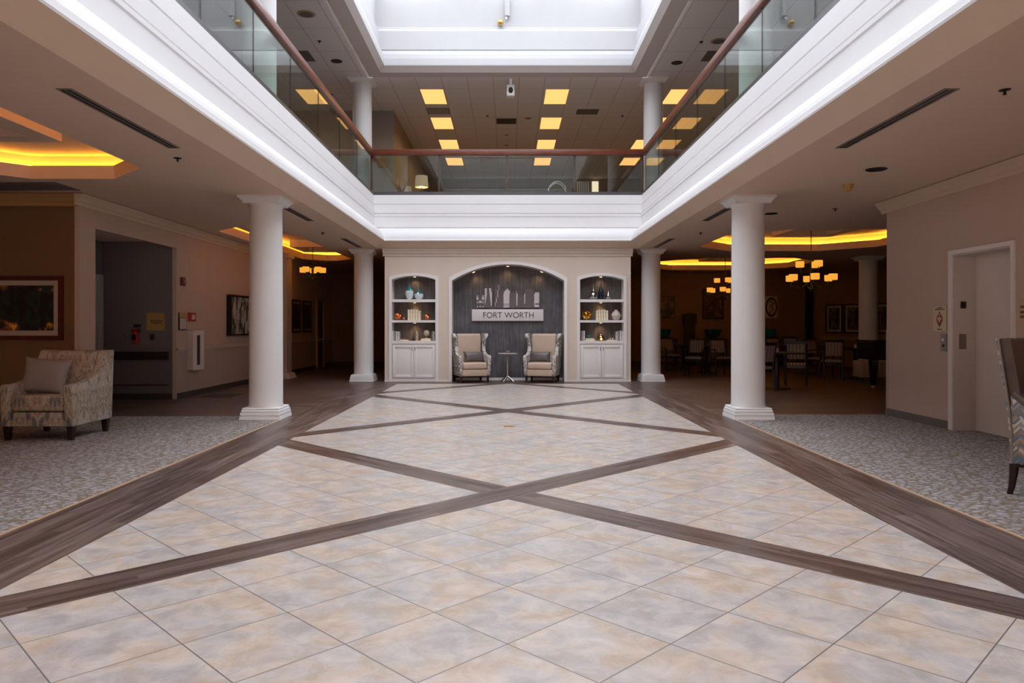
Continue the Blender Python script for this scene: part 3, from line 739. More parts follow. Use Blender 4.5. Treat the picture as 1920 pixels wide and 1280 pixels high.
u0 = column(-3.47, 10.33, ZD, ZU, 'upper white column at near left above the glass railing', 'upper gallery columns', ps=0.87)
dup(u0, 'upper white column at near right above the glass railing', (3.47, 10.33, ZD))
dup(u0, 'upper white column at the far left corner of the gallery', (-3.44, 17.47, ZD))
dup(u0, 'upper white column at the far right corner of the gallery', (3.44, 17.47, ZD))

# ---- glass railings
def side_rail(s, lab):
    t = thing('balcony_railing', lab, 'railing', (s * 3.17, 0, ZD), 0, 'glass balcony railings')
    M().box(-0.05, 0.05, 0.43, 17.10, 0.93, 1.07).build('handrail', RAILW, t, bevel=0.02)
    M().box(-0.045, 0.045, 0.43, 17.10, 0.0, 0.08).build('base_shoe', SHOEM, t)
    y = 17.1
    while y > 0.6:
        y2 = max(0.45, y - 1.58)
        M().box(-0.006, 0.006, y2 + 0.006, y - 0.006, 0.08, 0.935).build('glass_panel', GLASS, t)
        if y2 > 0.6: M().box(-0.007, 0.007, y2 - 0.006, y2 + 0.006, 0.08, 0.935).build('glass_joint', DARKMET, t)
        y = y2
side_rail(-1, 'long glass railing with red wood handrail on the left balcony')
side_rail(1, 'long glass railing with red wood handrail on the right balcony')
t = thing('balcony_railing', 'short glass railing with red wood handrail on the far balcony', 'railing', (0, 17.155, ZD), 0, 'glass balcony railings')
M().box(-3.22, 3.22, -0.05, 0.05, 0.93, 1.07).build('handrail', RAILW, t, bevel=0.02)
M().box(-3.12, 3.12, -0.045, 0.045, 0.0, 0.08).build('base_shoe', SHOEM, t)
px = [-3.165, -1.595, -0.018, 1.562, 3.135]
for a, b in zip(px, px[1:]): M().box(a + 0.01, b - 0.01, -0.006, 0.006, 0.08, 0.935).build('glass_panel', GLASS, t)
for a in px: M().box(a - 0.026, a + 0.026, 0.012, 0.045, 0.08, 0.935).build('post', paint('bronze_post', (0.09, 0.035, 0.018), 0.4), t)
t = thing('balcony_railing', 'glass railing over the near end of the hall', 'railing', (0, 0.37, ZD), 0, 'glass balcony railings')
M().box(-3.22, 3.22, -0.05, 0.05, 0.93, 1.07).build('handrail', RAILW, t, bevel=0.02)
M().box(-3.12, 3.12, -0.045, 0.045, 0.0, 0.08).build('base_shoe', SHOEM, t)
for a, b in zip(px, px[1:]): M().box(a + 0.01, b - 0.01, -0.006, 0.006, 0.08, 0.935).build('glass_panel', GLASS, t)

# ================================================================== THE SIGN WALL
def puck(x, y, z, lab, tilt=0.0, grp='small warm puck lamps in the sign wall', parent=None):
    if parent is None:
        t = thing('puck_lamp', lab, 'lamp', (x, y, z), 0, grp); t.rotation_euler = (0, tilt, 0)
    else:
        t = bpy.data.objects.new('puck_lamp', None); C.objects.link(t); t.parent = parent; t.location = (x, y, z)
    m = M(); m.lathe([(0.042, -0.012), (0.045, 0.0)], n=20); m.lathe([(0.030, -0.014), (0.031, -0.006)], n=20, m=1)
    o = m.build('puck_lamp_body', [BRASS, PUCK], t, smooth=40)
    l = bpy.data.lights.new('puck_light', 'SPOT'); l.energy = 2.6; l.color = (1.0, 0.60, 0.28); l.spot_size = 2.2; l.spot_blend = 0.8; l.shadow_soft_size = 0.03
    lo = bpy.data.objects.new('puck_light', l); C.objects.link(lo); lo.parent = t; lo.location = (0, 0.05, -0.03)
    return t
puck(0.0, YW + 0.26, 2.690, 'puck lamp at the crown of the central niche arch')
puck(-0.80, YW + 0.26, archz(-0.80, -1.285, 1.30, 2.329, 2.704) - 0.012, 'puck lamp left of the crown in the niche arch', -0.36)
puck(0.80, YW + 0.26, archz(0.80, -1.285, 1.30, 2.329, 2.704) - 0.012, 'puck lamp right of the crown in the niche arch', 0.36)

def bookcase(x0, x1, lab):
    xc = (x0 + x1) / 2
    t = thing('bookcase', lab, 'bookcase', (xc, YW, 0), 0, 'white arched built-in bookcases')
    a, b = x0 - xc, x1 - xc
    tr = arch_trim(a, b, 2.353, 2.44, 0.072, -0.03, 0.008).build('casing', CABW, t)
    pts = [(a, 0.86)] + [(a + (b - a) * k / NS, archz(a + (b - a) * k / NS, a, b, 2.353, 2.44)) for k in range(NS + 1)] + [(b, 0.86)]
    M().prism(pts, 'y', 0.33, 0.358).build('back_panel', STREAK, t)
    for z0, z1, d in ((1.836, 1.898, 0.0), (1.364, 1.418, 0.0), (0.876, 0.938, -0.012)):
        M().box(a + 0.002, b - 0.002, d, 0.33, z0, z1).build('shelf', CABW, t)
    m = M(); m.box(a + 0.002, b - 0.002, 0.015, 0.33, 0.03, 0.876); m.box(a + 0.002, b - 0.002, 0.0, 0.33, 0.0, 0.075)
    m.build('cabinet_body', CABW, t)
    for s in (-1, 1):
        d0, d1 = (a + 0.012, -0.004) if s < 0 else (0.004, b - 0.012)
        m = M(); z0, z1 = 0.088, 0.845; f = 0.062
        m.box(d0, d1, 0.003, 0.014, z0, z1); 
        for bb in ((d0, d0 + f, z0, z1), (d1 - f, d1, z0, z1), (d0 + f, d1 - f, z0, z0 + f), (d0 + f, d1 - f, z1 - f, z1)):
            m.box(bb[0], bb[1], -0.012, 0.003, bb[2], bb[3])
        dr = m.build('cabinet_door', CABW, t, bevel=0.003)
        hx = s * 0.032
        m = M(); m.tube([(hx, -0.012, 0.80), (hx, -0.035, 0.795), (hx, -0.035, 0.725), (hx, -0.012, 0.72)], 0.006)
        m.build('door_handle', DARKMET, dr)
    for z in (2.436, 1.836, 1.364):
        puck(0, 0.17, z, '', 0, None, t)
    return t
bookcase(-2.67, -1.668, 'white arched bookcase left of the niche with teal and copper ornaments')
bookcase(1.668, 2.67, 'white arched bookcase right of the niche with chrome and gold ornaments')

# sign with skyline
t = thing('wall_sign', 'white board lettered FORT WORTH mounted on the charcoal panel', 'sign', (-0.003, YW + 0.40, 1.54))
M().box(-0.845, 0.845, -0.03, 0.04, -0.137, 0.137).build('sign_board', SIGNW, t, bevel=0.004)
text('lettering', 'FORT WORTH', 0.2, paint('sign_lettering', (0.06, 0.045, 0.045), 0.5), (0.02, -0.032, 0.0), t, width=1.19, height=0.138)
t = thing('skyline_sculpture', 'mirrored metal city skyline cut-out above the FORT WORTH board', 'wall sculpture', (0, YW + 0.40, 0))
def sx(cx): return ux(830 + cx / 7.68, YW + 0.42)
def sz(cy): return vz(480 + cy / 7.68, YW + 0.42)
m = M()
base = sz(745)
for a, b, top in ((485, 600, 560), (600, 712, 462), (750, 815, 410), (815, 880, 540), (960, 1060, 520), (1060, 1085, 498), (1085, 1180, 560), (1180, 1316, 470)):
    m.box(sx(a), sx(b), 0.0, 0.035, base, sz(top))
m.build('tinted_face', PURPLEG, t)
def poly(*p): M().prism([(sx(a), sz(b)) for a, b in p], 'y', -0.014, 0.0).build('silver_face', SILVER, t)
poly((876, 740), (876, 555), (884, 515), (900, 495), (915, 487), (932, 465), (950, 487), (960, 495), (974, 517), (962, 545), (960, 740))
poly((607, 465), (638, 465), (634, 560), (622, 640), (608, 718))
poly((667, 465), (698, 465), (699, 515), (710, 515), (708, 718), (697, 718))
poly((1060, 500), (1066, 500), (1067, 540), (1080, 540), (1074, 715), (1062, 715))
poly((1175, 540), (1188, 540), (1186, 685), (1176, 685))
poly((1316, 545), (1328, 545), (1328, 522), (1390, 522), (1388, 680), (1386, 735), (1326, 735), (1318, 715))
poly((805, 415), (811, 415), (811, 490), (805, 500)); poly((790, 492), (798, 492), (798, 590), (788, 590)); poly((772, 600), (780, 600), (778, 670), (770, 670)); poly((752, 665), (760, 665), (760, 722), (752, 722))
for a, b, c, d in ((487, 515, 585, 630), (567, 596, 585, 630), (491, 513, 567, 577), (572, 600, 567, 577), (524, 561, 643, 675), (493, 508, 655, 677), (573, 590, 655, 677), (493, 508, 720, 737), (533, 550, 718, 737), (573, 590, 720, 737)):
    poly((a, c), (b, c), (b, d), (a, d))
for a, b, c, d in ((1330, 1388, 680, 700), (876, 962, 688, 696), (876, 962, 712, 718)): M().box(sx(a), sx(b), -0.017, -0.0141, sz(d), sz(c)).build('dark_band', PURPLEG, t)

# ---- ornaments on the shelves
Y1 = YW + 0.15
def X(u): return ux(u, Y1)
ZS = (1.8985, 1.4185, 0.9385)
def vase(name, lab, u0, u1, zb, h, prof, mats, grp=None, n=28, y=Y1, split=None):
    r = (ux(u1, y) - ux(u0, y)) / 2; xc = (ux(u1, y) + ux(u0, y)) / 2
    if split:
        t = thing(name, lab, 'vase', (xc, y, zb), 0, grp)
        lo = [(a * r, b * h) for a, b in prof if b <= split + 1e-6]; hi = [(a * r, b * h) for a, b in prof if b >= split - 1e-6]
        M().lathe(lo, n=n).build('vase_body', mats[0], t, smooth=50)
        M().lathe(hi, n=n).build('vase_neck', mats[1], t, smooth=50)
        return t
    o = M().lathe([(a * r, b * h) for a, b in prof], n=n).build(name, mats, None, smooth=50)
    o.location = (xc, y, zb); return tag(o, lab, 'vase', grp)
gb = [(0.45, 0), (0.75, 0.12), (0.95, 0.28), (1.0, 0.42), (0.92, 0.54), (0.72, 0.60), (0.40, 0.66), (0.22, 0.75), (0.14, 0.9), (0.10, 1.0)]
vase('glazed_vase', 'taller milky vase with a teal teardrop neck on the left top shelf', 760, 775.6, ZS[0], 0.375, gb, (MILK, TEAL), 'teal necked vases', split=0.54)
gb2 = [(0.45, 0), (0.80, 0.12), (1.0, 0.36), (0.95, 0.50), (0.62, 0.60), (0.28, 0.70), (0.14, 0.86), (0.10, 1.0)]
vase('glazed_vase', 'shorter squat milky vase with a teal neck on the left top shelf', 777, 794, ZS[0], 0.26, gb2, (MILK, TEAL), 'teal necked vases', split=0.50)
cb = [(0.5, 0), (0.85, 0.08), (1.0, 0.20), (0.92, 0.34), (0.60, 0.46), (0.28, 0.56), (0.14, 0.70), (0.07, 1.0)]
vase('metallic_vase', 'round bronze chrome vase with a spire neck, leftmost on the right top shelf', 1104.3, 1121, ZS[0], 0.36, cb, CHROME, 'metallic spire vases')
db = [(0.5, 0), (0.9, 0.12), (1.0, 0.3), (0.85, 0.5), (0.5, 0.65), (0.22, 0.8), (0.09, 1.0)]
vase('metallic_vase', 'tall black glossy spire vase between two chrome ones', 1121.5, 1132, ZS[0], 0.40, db, paint('black_blue_glass', (0.01, 0.016, 0.03), 0.08), 'metallic spire vases', y=Y1 + 0.08)
vase('metallic_vase', 'smallest silver spire vase, rightmost on the right top shelf', 1135.5, 1146, ZS[0], 0.29, cb, CHROME, 'metallic spire vases')
def knot(name, lab, cat, u0, u1, zb, mat, grp, sd, wide=1.0):
    rr = (X(u1) - X(u0)) / 2
    o_m = M(); rnd = random.Random(sd)
    for k in range(5):
        ax = Vector((rnd.uniform(-1, 1), rnd.uniform(-1, 1), rnd.uniform(-.6, 1))).normalized()
        a = ax.orthogonal().normalized(); b = ax.cross(a)
        o_m.tube([(a * math.cos(q_ * 2 * PI / 20) + b * math.sin(q_ * 2 * PI / 20)) * rr * 0.82 for q_ in range(21)], rr * 0.17, 6)
    o_m.sphere((0, 0, 0), rr * 0.70, 10)
    o = o_m.build(name, mat, None, smooth=60)
    o.location = ((X(u0) + X(u1)) / 2, Y1, zb + rr * 0.99)
    return tag(o, lab, cat, grp)
knot('copper_sphere', 'larger faceted copper ball left of the cream books', 'ornament', 738.7, 753.3, ZS[1], COPPER, 'copper balls', 1)
knot('copper_sphere', 'smallest copper ball beside the larger one at far left', 'ornament', 754.2, 760.2, ZS[1], COPPER, 'copper balls', 2)
knot('copper_sphere', 'medium copper ball right of the cream books', 'ornament', 795.7, 807.4, ZS[1], COPPER, 'copper balls', 3)
knot('gold_knot_sculpture', 'knotted gold sculpture on the right middle shelf', 'ornament', 1090, 1109, ZS[1], GOLD, None, 7)
o = M().lathe([(0.05, 0), (0.085, 0.03), (0.112, 0.10), (0.105, 0.14), (0.06, 0.205), (0.032, 0.235), (0.034, 0.245)], n=9).build('faceted_vase', paint('bisque_vase', (0.55, 0.47, 0.41), 0.6), None)
o.location = (X(1155), Y1, ZS[1]); tag(o, 'cream faceted vase on the right middle shelf', 'vase')
def book(x, y, z, w, d, h, mat, lab, grp, rz=0.0, flat=False):
    m = M()
    if flat:
        m.box(-w / 2, w / 2, -d / 2, d / 2, 0, h); 
    else:
        m.box(-w / 2, -w / 2 + 0.003, -d / 2, d / 2, 0, h); m.box(w / 2 - 0.003, w / 2, -d / 2, d / 2, 0, h)
        m.box(-w / 2, w / 2, -d / 2, -d / 2 + 0.004, 0, h)
    o = m.build('book', mat)
    pg = M()
    if flat: pg.box(-w / 2 + 0.004, w / 2 - 0.004, -d / 2 - 0.001, d / 2 - 0.004, 0.004, h - 0.004)
    else: pg.box(-w / 2 + 0.003, w / 2 - 0.003, -d / 2 + 0.004, d / 2 - 0.005, 0.003, h - 0.006)
    pg.build('pages', CREAMP, o)
    o.location = (x, y, z); o.rotation_euler = (0, 0, rz)
    return tag(o, lab, 'book', grp)
def book_row(u0, u1, z, hs, mat, where, grp, y=None):
    y = y or Y1; x0, x1 = ux(u0, y), ux(u1, y); n = len(hs); wd = (x1 - x0) / n
    ords = ['first', 'second', 'third', 'fourth', 'fifth', 'sixth']
    for k, h in enumerate(hs):
        mm = mat[k % len(mat)] if isinstance(mat, list) else mat
        book(x0 + wd * (k + 0.5), y, z, wd - 0.002, 0.16, h, mm, f'{ords[k]} upright book {where}', grp)
book_row(765, 789.3, ZS[1], [0.245, 0.25, 0.25, 0.248, 0.22], CREAMP, 'from left, cream row, left middle shelf', 'cream books on the left middle shelf')
book_row(1116.7, 1139.6, ZS[1], [0.225, 0.245, 0.25, 0.245, 0.225], CREAMP, 'from left, cream row, right middle shelf', 'cream books on the right middle shelf')
book_row(736, 750, ZS[2], [0.235, 0.225, 0.22, 0.215], [PALEP, GREYLIN, PALEP], 'from left, grey row, left low shelf', 'grey books at the left end of the left low shelf')
book_row(809.8, 815.3, ZS[2], [0.22, 0.22], [GREYLIN, PALEP], 'of the pair ending the left low shelf', 'books at the right end of the left low shelf')
book_row(1089.2, 1096.4, ZS[2], [0.23, 0.235], [PINKP, PALEP], 'of the rose and grey pair, right low shelf', 'rose and grey books')
book_row(1154, 1168, ZS[2], [0.215, 0.235, 0.235, 0.23], [PALEP, GREYLIN, PALEP], 'from left, grey row, right low shelf', 'grey books at the right end of the right low shelf')
book((X(789.3) + X(809)) / 2, Y1, ZS[2], X(809) - X(789.3), 0.18, 0.028, PALEP, 'lower flat book under the globe', 'flat books under the globe', flat=True)
book((X(790.5) + X(808)) / 2, Y1, ZS[2] + 0.0285, X(808) - X(790.5), 0.16, 0.026, CREAMP, 'upper flat book under the globe', 'flat books under the globe', flat=True)
book((X(750.7) + X(766)) / 2, Y1, ZS[2], X(766) - X(750.7), 0.18, 0.03, paint('tan_book', (0.42, 0.30, 0.20), 0.7), 'flat tan book near the left end of the left low shelf', None, flat=True)
book((X(1096.8) + X(1115)) / 2, Y1, ZS[2], X(1115) - X(1096.8), 0.18, 0.03, PALEP, 'lower flat grey book under the teal ball', 'flat books under the teal ball', flat=True)
book((X(1097.5) + X(1113.5)) / 2, Y1, ZS[2] + 0.0305, X(1113.5) - X(1097.5), 0.17, 0.03, GREYLIN, 'upper flat grey book under the teal ball', 'flat books under the teal ball', flat=True)
book((X(1138) + X(1153.4)) / 2, Y1, ZS[2], X(1153.4) - X(1138), 0.18, 0.028, paint('dark_tan_book', (0.33, 0.22, 0.13), 0.7), 'flat tan book near the right end of the right low shelf', None, flat=True)
o = M().sphere((0, 0, 0.036), 0.036, 12).build('teal_ball', TEAL, None, smooth=60); o.location = (X(1103.5), Y1, ZS[2] + 0.061); tag(o, 'small teal glass ball on two flat books', 'ornament')
t = thing('globe', 'small cream desk globe on a wooden foot standing on flat books', 'globe', (X(800), Y1, ZS[2] + 0.055))
M().sphere((0, 0, 0.125), 0.072, 14).build('globe_ball', art('cream_globe_map', [(0.45, (0.62, 0.53, 0.36)), (0.55, (0.40, 0.36, 0.24))], 14), t, smooth=60)
M().lathe([(0.045, 0), (0.045, 0.012), (0.012, 0.02), (0.010, 0.055)], n=20).build('globe_foot', paint('oak', (0.42, 0.28, 0.16), 0.5), t, smooth=40)
t = thing('candle', 'slim cream patterned candle with a lit tip on the left low shelf', 'candle', (X(781.7), Y1, ZS[2]))
M().lathe([(0.030, 0), (0.030, 0.175), (0.024, 0.19)], n=16).build('candle_body', art('carved_wax', [(0.4, (0.30, 0.20, 0.13)), (0.6, (0.66, 0.56, 0.44))], 22), t, smooth=40)
M().lathe([(0.001, 0.19), (0.008, 0.20), (0.001, 0.235)], n=8).build('candle_tip', emit('candle_glow', (1, 0.6, 0.3), 0.9), t)
o = M().lathe([(0.028, 0), (0.032, 0.03), (0.012, 0.055), (0.010, 0.08)], n=16).build('inkwell', BLACK, None, smooth=50); o.location = (X(774.5), Y1, ZS[2]); tag(o, 'small black pot left of the candle', 'ornament')
m = M(); m.tube([(-0.05, 0, 0.004), (-0.02, -0.02, 0.03), (0.02, 0.01, 0.02), (0.05, 0, 0.045)], 0.004); m.tube([(-0.04, 0.02, 0.02), (0.03, -0.01, 0.006)], 0.004)
o = m.build('wire_spectacles', BRASS); o.location = (X(756), Y1, ZS[2] + 0.0305); tag(o, 'thin wire ornament on the flat tan book at left', 'ornament')
m = M(); m.tube([(-0.04, 0, 0.006), (-0.01, 0, 0.03), (0.02, 0, 0.012), (0.05, 0, 0.03)], 0.008)
o = m.build('metal_trinket', STEEL); o.location = (X(1146), Y1, ZS[2] + 0.0285); tag(o, 'small silver trinket on the flat tan book at right', 'ornament')
t = thing('candle_holder', 'smoked brass dome candle holder on the right low shelf', 'candle holder', (X(1126.5), Y1, ZS[2]))
M().lathe([(0.06, 0), (0.084, 0.03), (0.088, 0.07), (0.07, 0.115), (0.035, 0.145), (0.006, 0.16)], n=24).build('dome', paint('smoked_brass', (0.30, 0.17, 0.07), 0.15, metal=0.9), t, smooth=50)
M().lathe([(0.03, 0.02), (0.036, 0.05), (0.02, 0.10), (0.003, 0.12)], (0, -0.058, 0), 12).build('flame_glow', emit('flame', (1, 0.55, 0.2), 2.0), t)

# ================================================================== SEATING
def pillow(name, w_, h_, t_, mat, parent=None, n=14, pinch=0.10):
    mm = M(); g = {}
    for side in (0, 1):
        for i in range(n + 1):
            for j in range(n + 1):
                u, v = -1 + 2 * i / n, -1 + 2 * j / n
                edge = (i in (0, n) or j in (0, n))
                if side and edge: g[(1, i, j)] = g[(0, i, j)]; continue
                th = t_ / 2 * ((1 - abs(u) ** 2.6) * (1 - abs(v) ** 2.6)) ** 0.55
                px_ = u * w_ / 2 * (1 - pinch * (1 - v * v) * abs(u)); pz = v * h_ / 2 * (1 - pinch * (1 - u * u) * abs(v))
                g[(side, i, j)] = mm.pt((px_, (-th if side == 0 else th), pz))
    for side in (0, 1):
        for i in range(n):
            for j in range(n):
                mm.f.append([g[(side, i, j)], g[(side, i + 1, j)], g[(side, i + 1, j + 1)], g[(side, i, j + 1)]]); mm.mi.append(0)
    return mm.build(name, mat, parent, smooth=80)
def bez(p0, p1, p2, n=8):
    return [tuple((1 - t) ** 2 * a + 2 * t * (1 - t) * b + t * t * c for a, b, c in zip(p0, p1, p2)) for t in [k / n for k in range(n + 1)]]
def wing_chair(name, lab, loc, rz, outer, inner, piping, W=0.76, D=0.80, HT=1.11, armz=0.62, flare=0.05, seat=True, grp=None, trimm=None):
    t = thing(name, lab, 'armchair', loc, rz, grp)
    f, bk = -D / 2, D / 2
    side = [(f + 0.02, 0.15), (f, armz - 0.06)] + bez((f, armz - 0.05), (f + 0.01, armz), (f + 0.07, armz + 0.005), 5) + bez((f + 0.09, armz + 0.005), (0.02, armz - 0.01), (0.06, armz + 0.16), 9) + \
        bez((0.065, armz + 0.18), (0.10, armz + 0.27), (0.03, HT - 0.13), 7) + bez((0.02, HT - 0.10), (0.01, HT), (0.09, HT), 6) + [(bk - 0.04, HT), (bk, HT - 0.05), (bk - 0.07, 0.15)]
    def fl(s):
        def g(p):
            x, y, z = p
            k = max(0, (z - armz) / (HT - armz)); kk = max(0, (armz - z) / armz)
            return (x + s * (flare * k * k * 1.0 - 0.02 * math.sin(min(1, k * 1.3) * PI) - flare * 0.6 * kk * kk), y, z)
        return g
    for s in (-1, 1):
        m = M(); x1 = s * W / 2; x0 = s * (W / 2 - 0.085)
        m.prism(side, 'x', min(x0, x1), max(x0, x1), 0, fl(s))
        m.build('wing_side', outer, t, bevel=0.022)
        if inner is not None and inner[1]:
            m = M(); xi = s * (W / 2 - 0.088)
            inn = [(max(f + 0.03, p[0] + 0.012) if p[0] < 0 else p[0] + 0.012 if p[0] < 0.15 else p[0], p[1] - 0.012 if p[1] > 0.4 else max(p[1], 0.4)) for p in side]
            m.prism(inn, 'x', min(xi, xi - s * 0.012), max(xi, xi - s * 0.012), 0, fl(s)); m.build('wing_lining', inner[0], t)
    cm = inner[0]
    m = M(); wi = W / 2 - 0.10
    m.prism([(0.14, 0.42), (0.18, HT - 0.03), (0.22, HT - 0.005), (bk - 0.05, HT - 0.005), (bk - 0.09, 0.20), (0.16, 0.20)], 'x', -wi, wi)
    m.build('backrest', cm, t, bevel=0.03)
    M().prism([(0.20, 0.16), (0.27, HT - 0.02), (bk - 0.01, HT - 0.03), (bk - 0.085, 0.16)], 'x', -wi - 0.03, wi + 0.03).build('outer_back', outer, t, bevel=0.015)
    M().box(-wi, wi, f + 0.015, 0.16, 0.305, 0.455).build('seat_cushion', cm, t, bevel=0.035)
    M().box(-wi - 0.005, wi + 0.005, f + 0.03, 0.20, 0.15, 0.30).build('seat_rail', cm if piping else outer, t, bevel=0.012)
    for lx, ly in ((-1, -1), (1, -1), (-1, 1), (1, 1)):
        m = M(); a, b = lx * (W / 2 - 0.075), ly * (D / 2 - 0.085)
        m.frustum(a - 0.018 + lx * 0.012, a + 0.018 + lx * 0.012, b - 0.018 + ly * 0.012, b + 0.018 + ly * 0.012, 0, a - 0.028, a + 0.028, b - 0.028, b + 0.028, 0.155)
        m.build('leg', LEGW, t)
    if trimm is not None:
        m = M()
        for s in (-1, 1):
            g = fl(s)
            m.tube([g((s * (W / 2 + 0.001), p[0] - 0.004, p[1])) for p in side[1:-3]], 0.008, 6)
        m.build('piping', trimm, t, smooth=60)
    return t
ca = wing_chair('wing_chair', 'sand and grey floral wing chair left of the small round table', (-0.845, 17.0, 0), math.radians(17), FLORAL, (SAND, False), True, grp='pair of wing chairs')
cb_ = dup(ca, 'sand and grey floral wing chair right of the small round table', (0.80, 17.0, 0), math.radians(-13))
for nm, x, r, l in (('lumbar_pillow', -0.80, 17, 'dark grey-brown lumbar pillow on the left wing chair'), ('lumbar_pillow', 0.765, -13, 'dark grey-brown lumbar pillow on the right wing chair')):
    p = pillow(nm, 0.50, 0.25, 0.13, GREYPIL); p.location = (x + (0.02 if x < 0 else -0.015), 17.0 - 0.0, 0.575); p.rotation_euler = (math.radians(-14), 0, math.radians(r))
    p.location.y = 17.0
    tag(p, l, 'pillow', 'lumbar pillows')
# chevron chair at the right edge
CHR = math.radians(28)
t = thing('armchair', 'brown leather and chevron fabric high-back chair cut by the right photo edge', 'armchair', (4.295, 5.43, 0), CHR)
PIPE = paint('pewter_piping', (0.20, 0.16, 0.145), 0.35)
def backshape(y0, y1, w0, w1, e=0.0):
    """slab leaning back: local y offset y0..y1 at the seat, half width w0 (low) to w1 (top)"""
    mm = M(); rows = []; n = 12
    for k in range(n + 1):
        q_ = k / n; z = 0.24 + e + (0.94 - 2 * e) * q_; lean = 0.01 + 0.085 * max(0, q_ - 0.25) ** 1.2 / 0.75 ** 1.2
        hw = w0 + (w1 - w0) * q_ ** 1.6 - e
        crv = [(-hw, 0.0), (-hw * 0.6, 0.035), (0, 0.05), (hw * 0.6, 0.035), (hw, 0.0)]
        rows.append([[mm.pt((a, y0 + lean + b, z)) for a, b in crv], [mm.pt((a, y1 + lean + b, z)) for a, b in crv]])
    for r0, r1 in zip(rows, rows[1:]):
        for side in (0, 1):
            for k in range(4): mm.f.append([r0[side][k], r0[side][k + 1], r1[side][k + 1], r1[side][k]]); mm.mi.append(0)
        for k in (0, 4): mm.f.append([r0[0][k], r0[1][k], r1[1][k], r1[0][k]]); mm.mi.append(0)
    for r in (rows[0], rows[-1]):
        for k in range(4): mm.f.append([r[0][k], r[0][k + 1], r[1][k + 1], r[1][k]]); mm.mi.append(0)
    return mm, rows
mm, _ = backshape(0.335, 0.36, 0.378, 0.405); mm.build('outer_back', CHEV, t, smooth=50)
mm, _ = backshape(0.255, 0.333, 0.37, 0.405, 0.008); mm.build('inner_back', BRLEATH, t, smooth=50)
for s in (-1, 1):
    m = M(); pth = []
    for k in range(13):
        q_ = k / 12; z = 0.24 + 0.94 * q_; lean = 0.01 + 0.085 * max(0, q_ - 0.25) ** 1.2 / 0.75 ** 1.2
        pth.append((s * (0.385 + 0.025 * q_ ** 1.6), 0.337 + lean, z))
    m.tube(pth, 0.009, 6); m.build('piping', PIPE, t, smooth=60)
    top = bez((0.36, 0.76), (0.22, 0.60), (-0.05, 0.60), 8) + bez((-0.08, 0.60), (-0.40, 0.61), (-0.42, 0.56), 5)
    low = [(-0.40, 0.24), (0.36, 0.24)]
    a, b = sorted((s * 0.385, s * 0.30))
    M().prism(top + low, 'x', a, b).build('arm', CHEV, t, bevel=0.012)
    M().tube([(s * 0.343, p[0] - 0.01, p[1] + 0.004) for p in top], 0.042, 10).build('arm_pad', BRLEATH, t, smooth=60)
    m = M(); m.tube([(s * 0.335, 0.355, 0.25), (s * 0.338, 0.36, 0.16), (s * 0.342, 0.37, 0.06), (s * 0.345, 0.385, 0.0)], [0.036, 0.030, 0.024, 0.020], 8); m.build('leg', LEGW, t, smooth=60)
    m = M(); m.tube([(s * 0.335, -0.345, 0.25), (s * 0.337, -0.352, 0.0)], [0.034, 0.020], 8); m.build('leg', LEGW, t, smooth=60)
M().box(-0.298, 0.298, -0.40, 0.25, 0.36, 0.50).build('seat_cushion', BRLEATH, t, bevel=0.03)
M().box(-0.298, 0.298, -0.39, 0.33, 0.24, 0.355).build('seat_rail', CHEV, t, bevel=0.01)
M().box(-0.36, 0.36, -0.37, 0.37, 0.215, 0.238).build('seat_frame', LEGW, t)
p = pillow('throw_pillow', 0.46, 0.44, 0.15, BLUECLOTH); p.location = (4.295 - 0.14 * math.sin(CHR), 5.43 + 0.14 * math.cos(CHR), 0.74); p.rotation_euler = (math.radians(-14), 0, CHR); tag(p, 'slate blue pillow on the brown and chevron chair', 'pillow')
# small round table
t = thing('side_table', 'small round pedestal table between the two wing chairs', 'table', (-0.005, 16.95, 0))
M().lathe([(0.20, 0.635), (0.225, 0.642), (0.228, 0.652), (0.222, 0.66)], n=40).build('tabletop', paint('stone_tabletop', (0.40, 0.34, 0.30), 0.4), t, smooth=40)
M().lathe([(0.030, 0.10), (0.022, 0.13), (0.020, 0.58), (0.03, 0.61), (0.07, 0.636)], n=20).build('pedestal', paint('champagne_metal', (0.50, 0.40, 0.32), 0.35, metal=0.6), t, smooth=40)
m = M()
for k in range(4):
    a = PI / 4 + k * PI / 2 + 0.2
    m.tube([(0.015 * math.cos(a), 0.015 * math.sin(a), 0.125), (0.09 * math.cos(a), 0.09 * math.sin(a), 0.075), (0.17 * math.cos(a), 0.17 * math.sin(a), 0.014)], [0.022, 0.018, 0.014], 8)
m.build('foot', STEEL, t, smooth=50)
def plant_pot(lab, x, y, z, r, mat=POTW, leaves=14, h=0.09, grp=None):
    t = thing('potted_plant', lab, 'plant', (x, y, z), 0, grp)
    M().lathe([(r * 0.7, 0), (r, 0.4 * h), (r * 0.92, 0.75 * h), (r * 0.75, 0.78 * h)], n=20).build('plant_pot', mat, t, smooth=50)
    m = M(); rnd = random.Random(int(x * 100))
    for k in range(leaves):
        a = rnd.uniform(0, 2 * PI); l = rnd.uniform(0.5, 1.0) * r * 1.3; zz = 0.75 * h
        c, s_ = math.cos(a), math.sin(a)
        m.prism([(0, 0), (l * 0.5, 0.010), (l, 0), (l * 0.5, -0.010)], 'z', 0, 0.003) if False else None
        m.face([(0, 0, zz), (c * l * 0.5 - s_ * 0.012, s_ * l * 0.5 + c * 0.012, zz + l * 0.5), (c * l, s_ * l, zz + l * 0.75), (c * l * 0.5 + s_ * 0.012, s_ * l * 0.5 - c * 0.012, zz + l * 0.5)])
    m.build('leaves', GREEN, t)
    return t
plant_pot('tiny green plant in a grey pot on the small round table', 0.0, 16.95, 0.66, 0.05, paint('grey_pot', (0.22, 0.20, 0.20), 0.5), 16, 0.08)

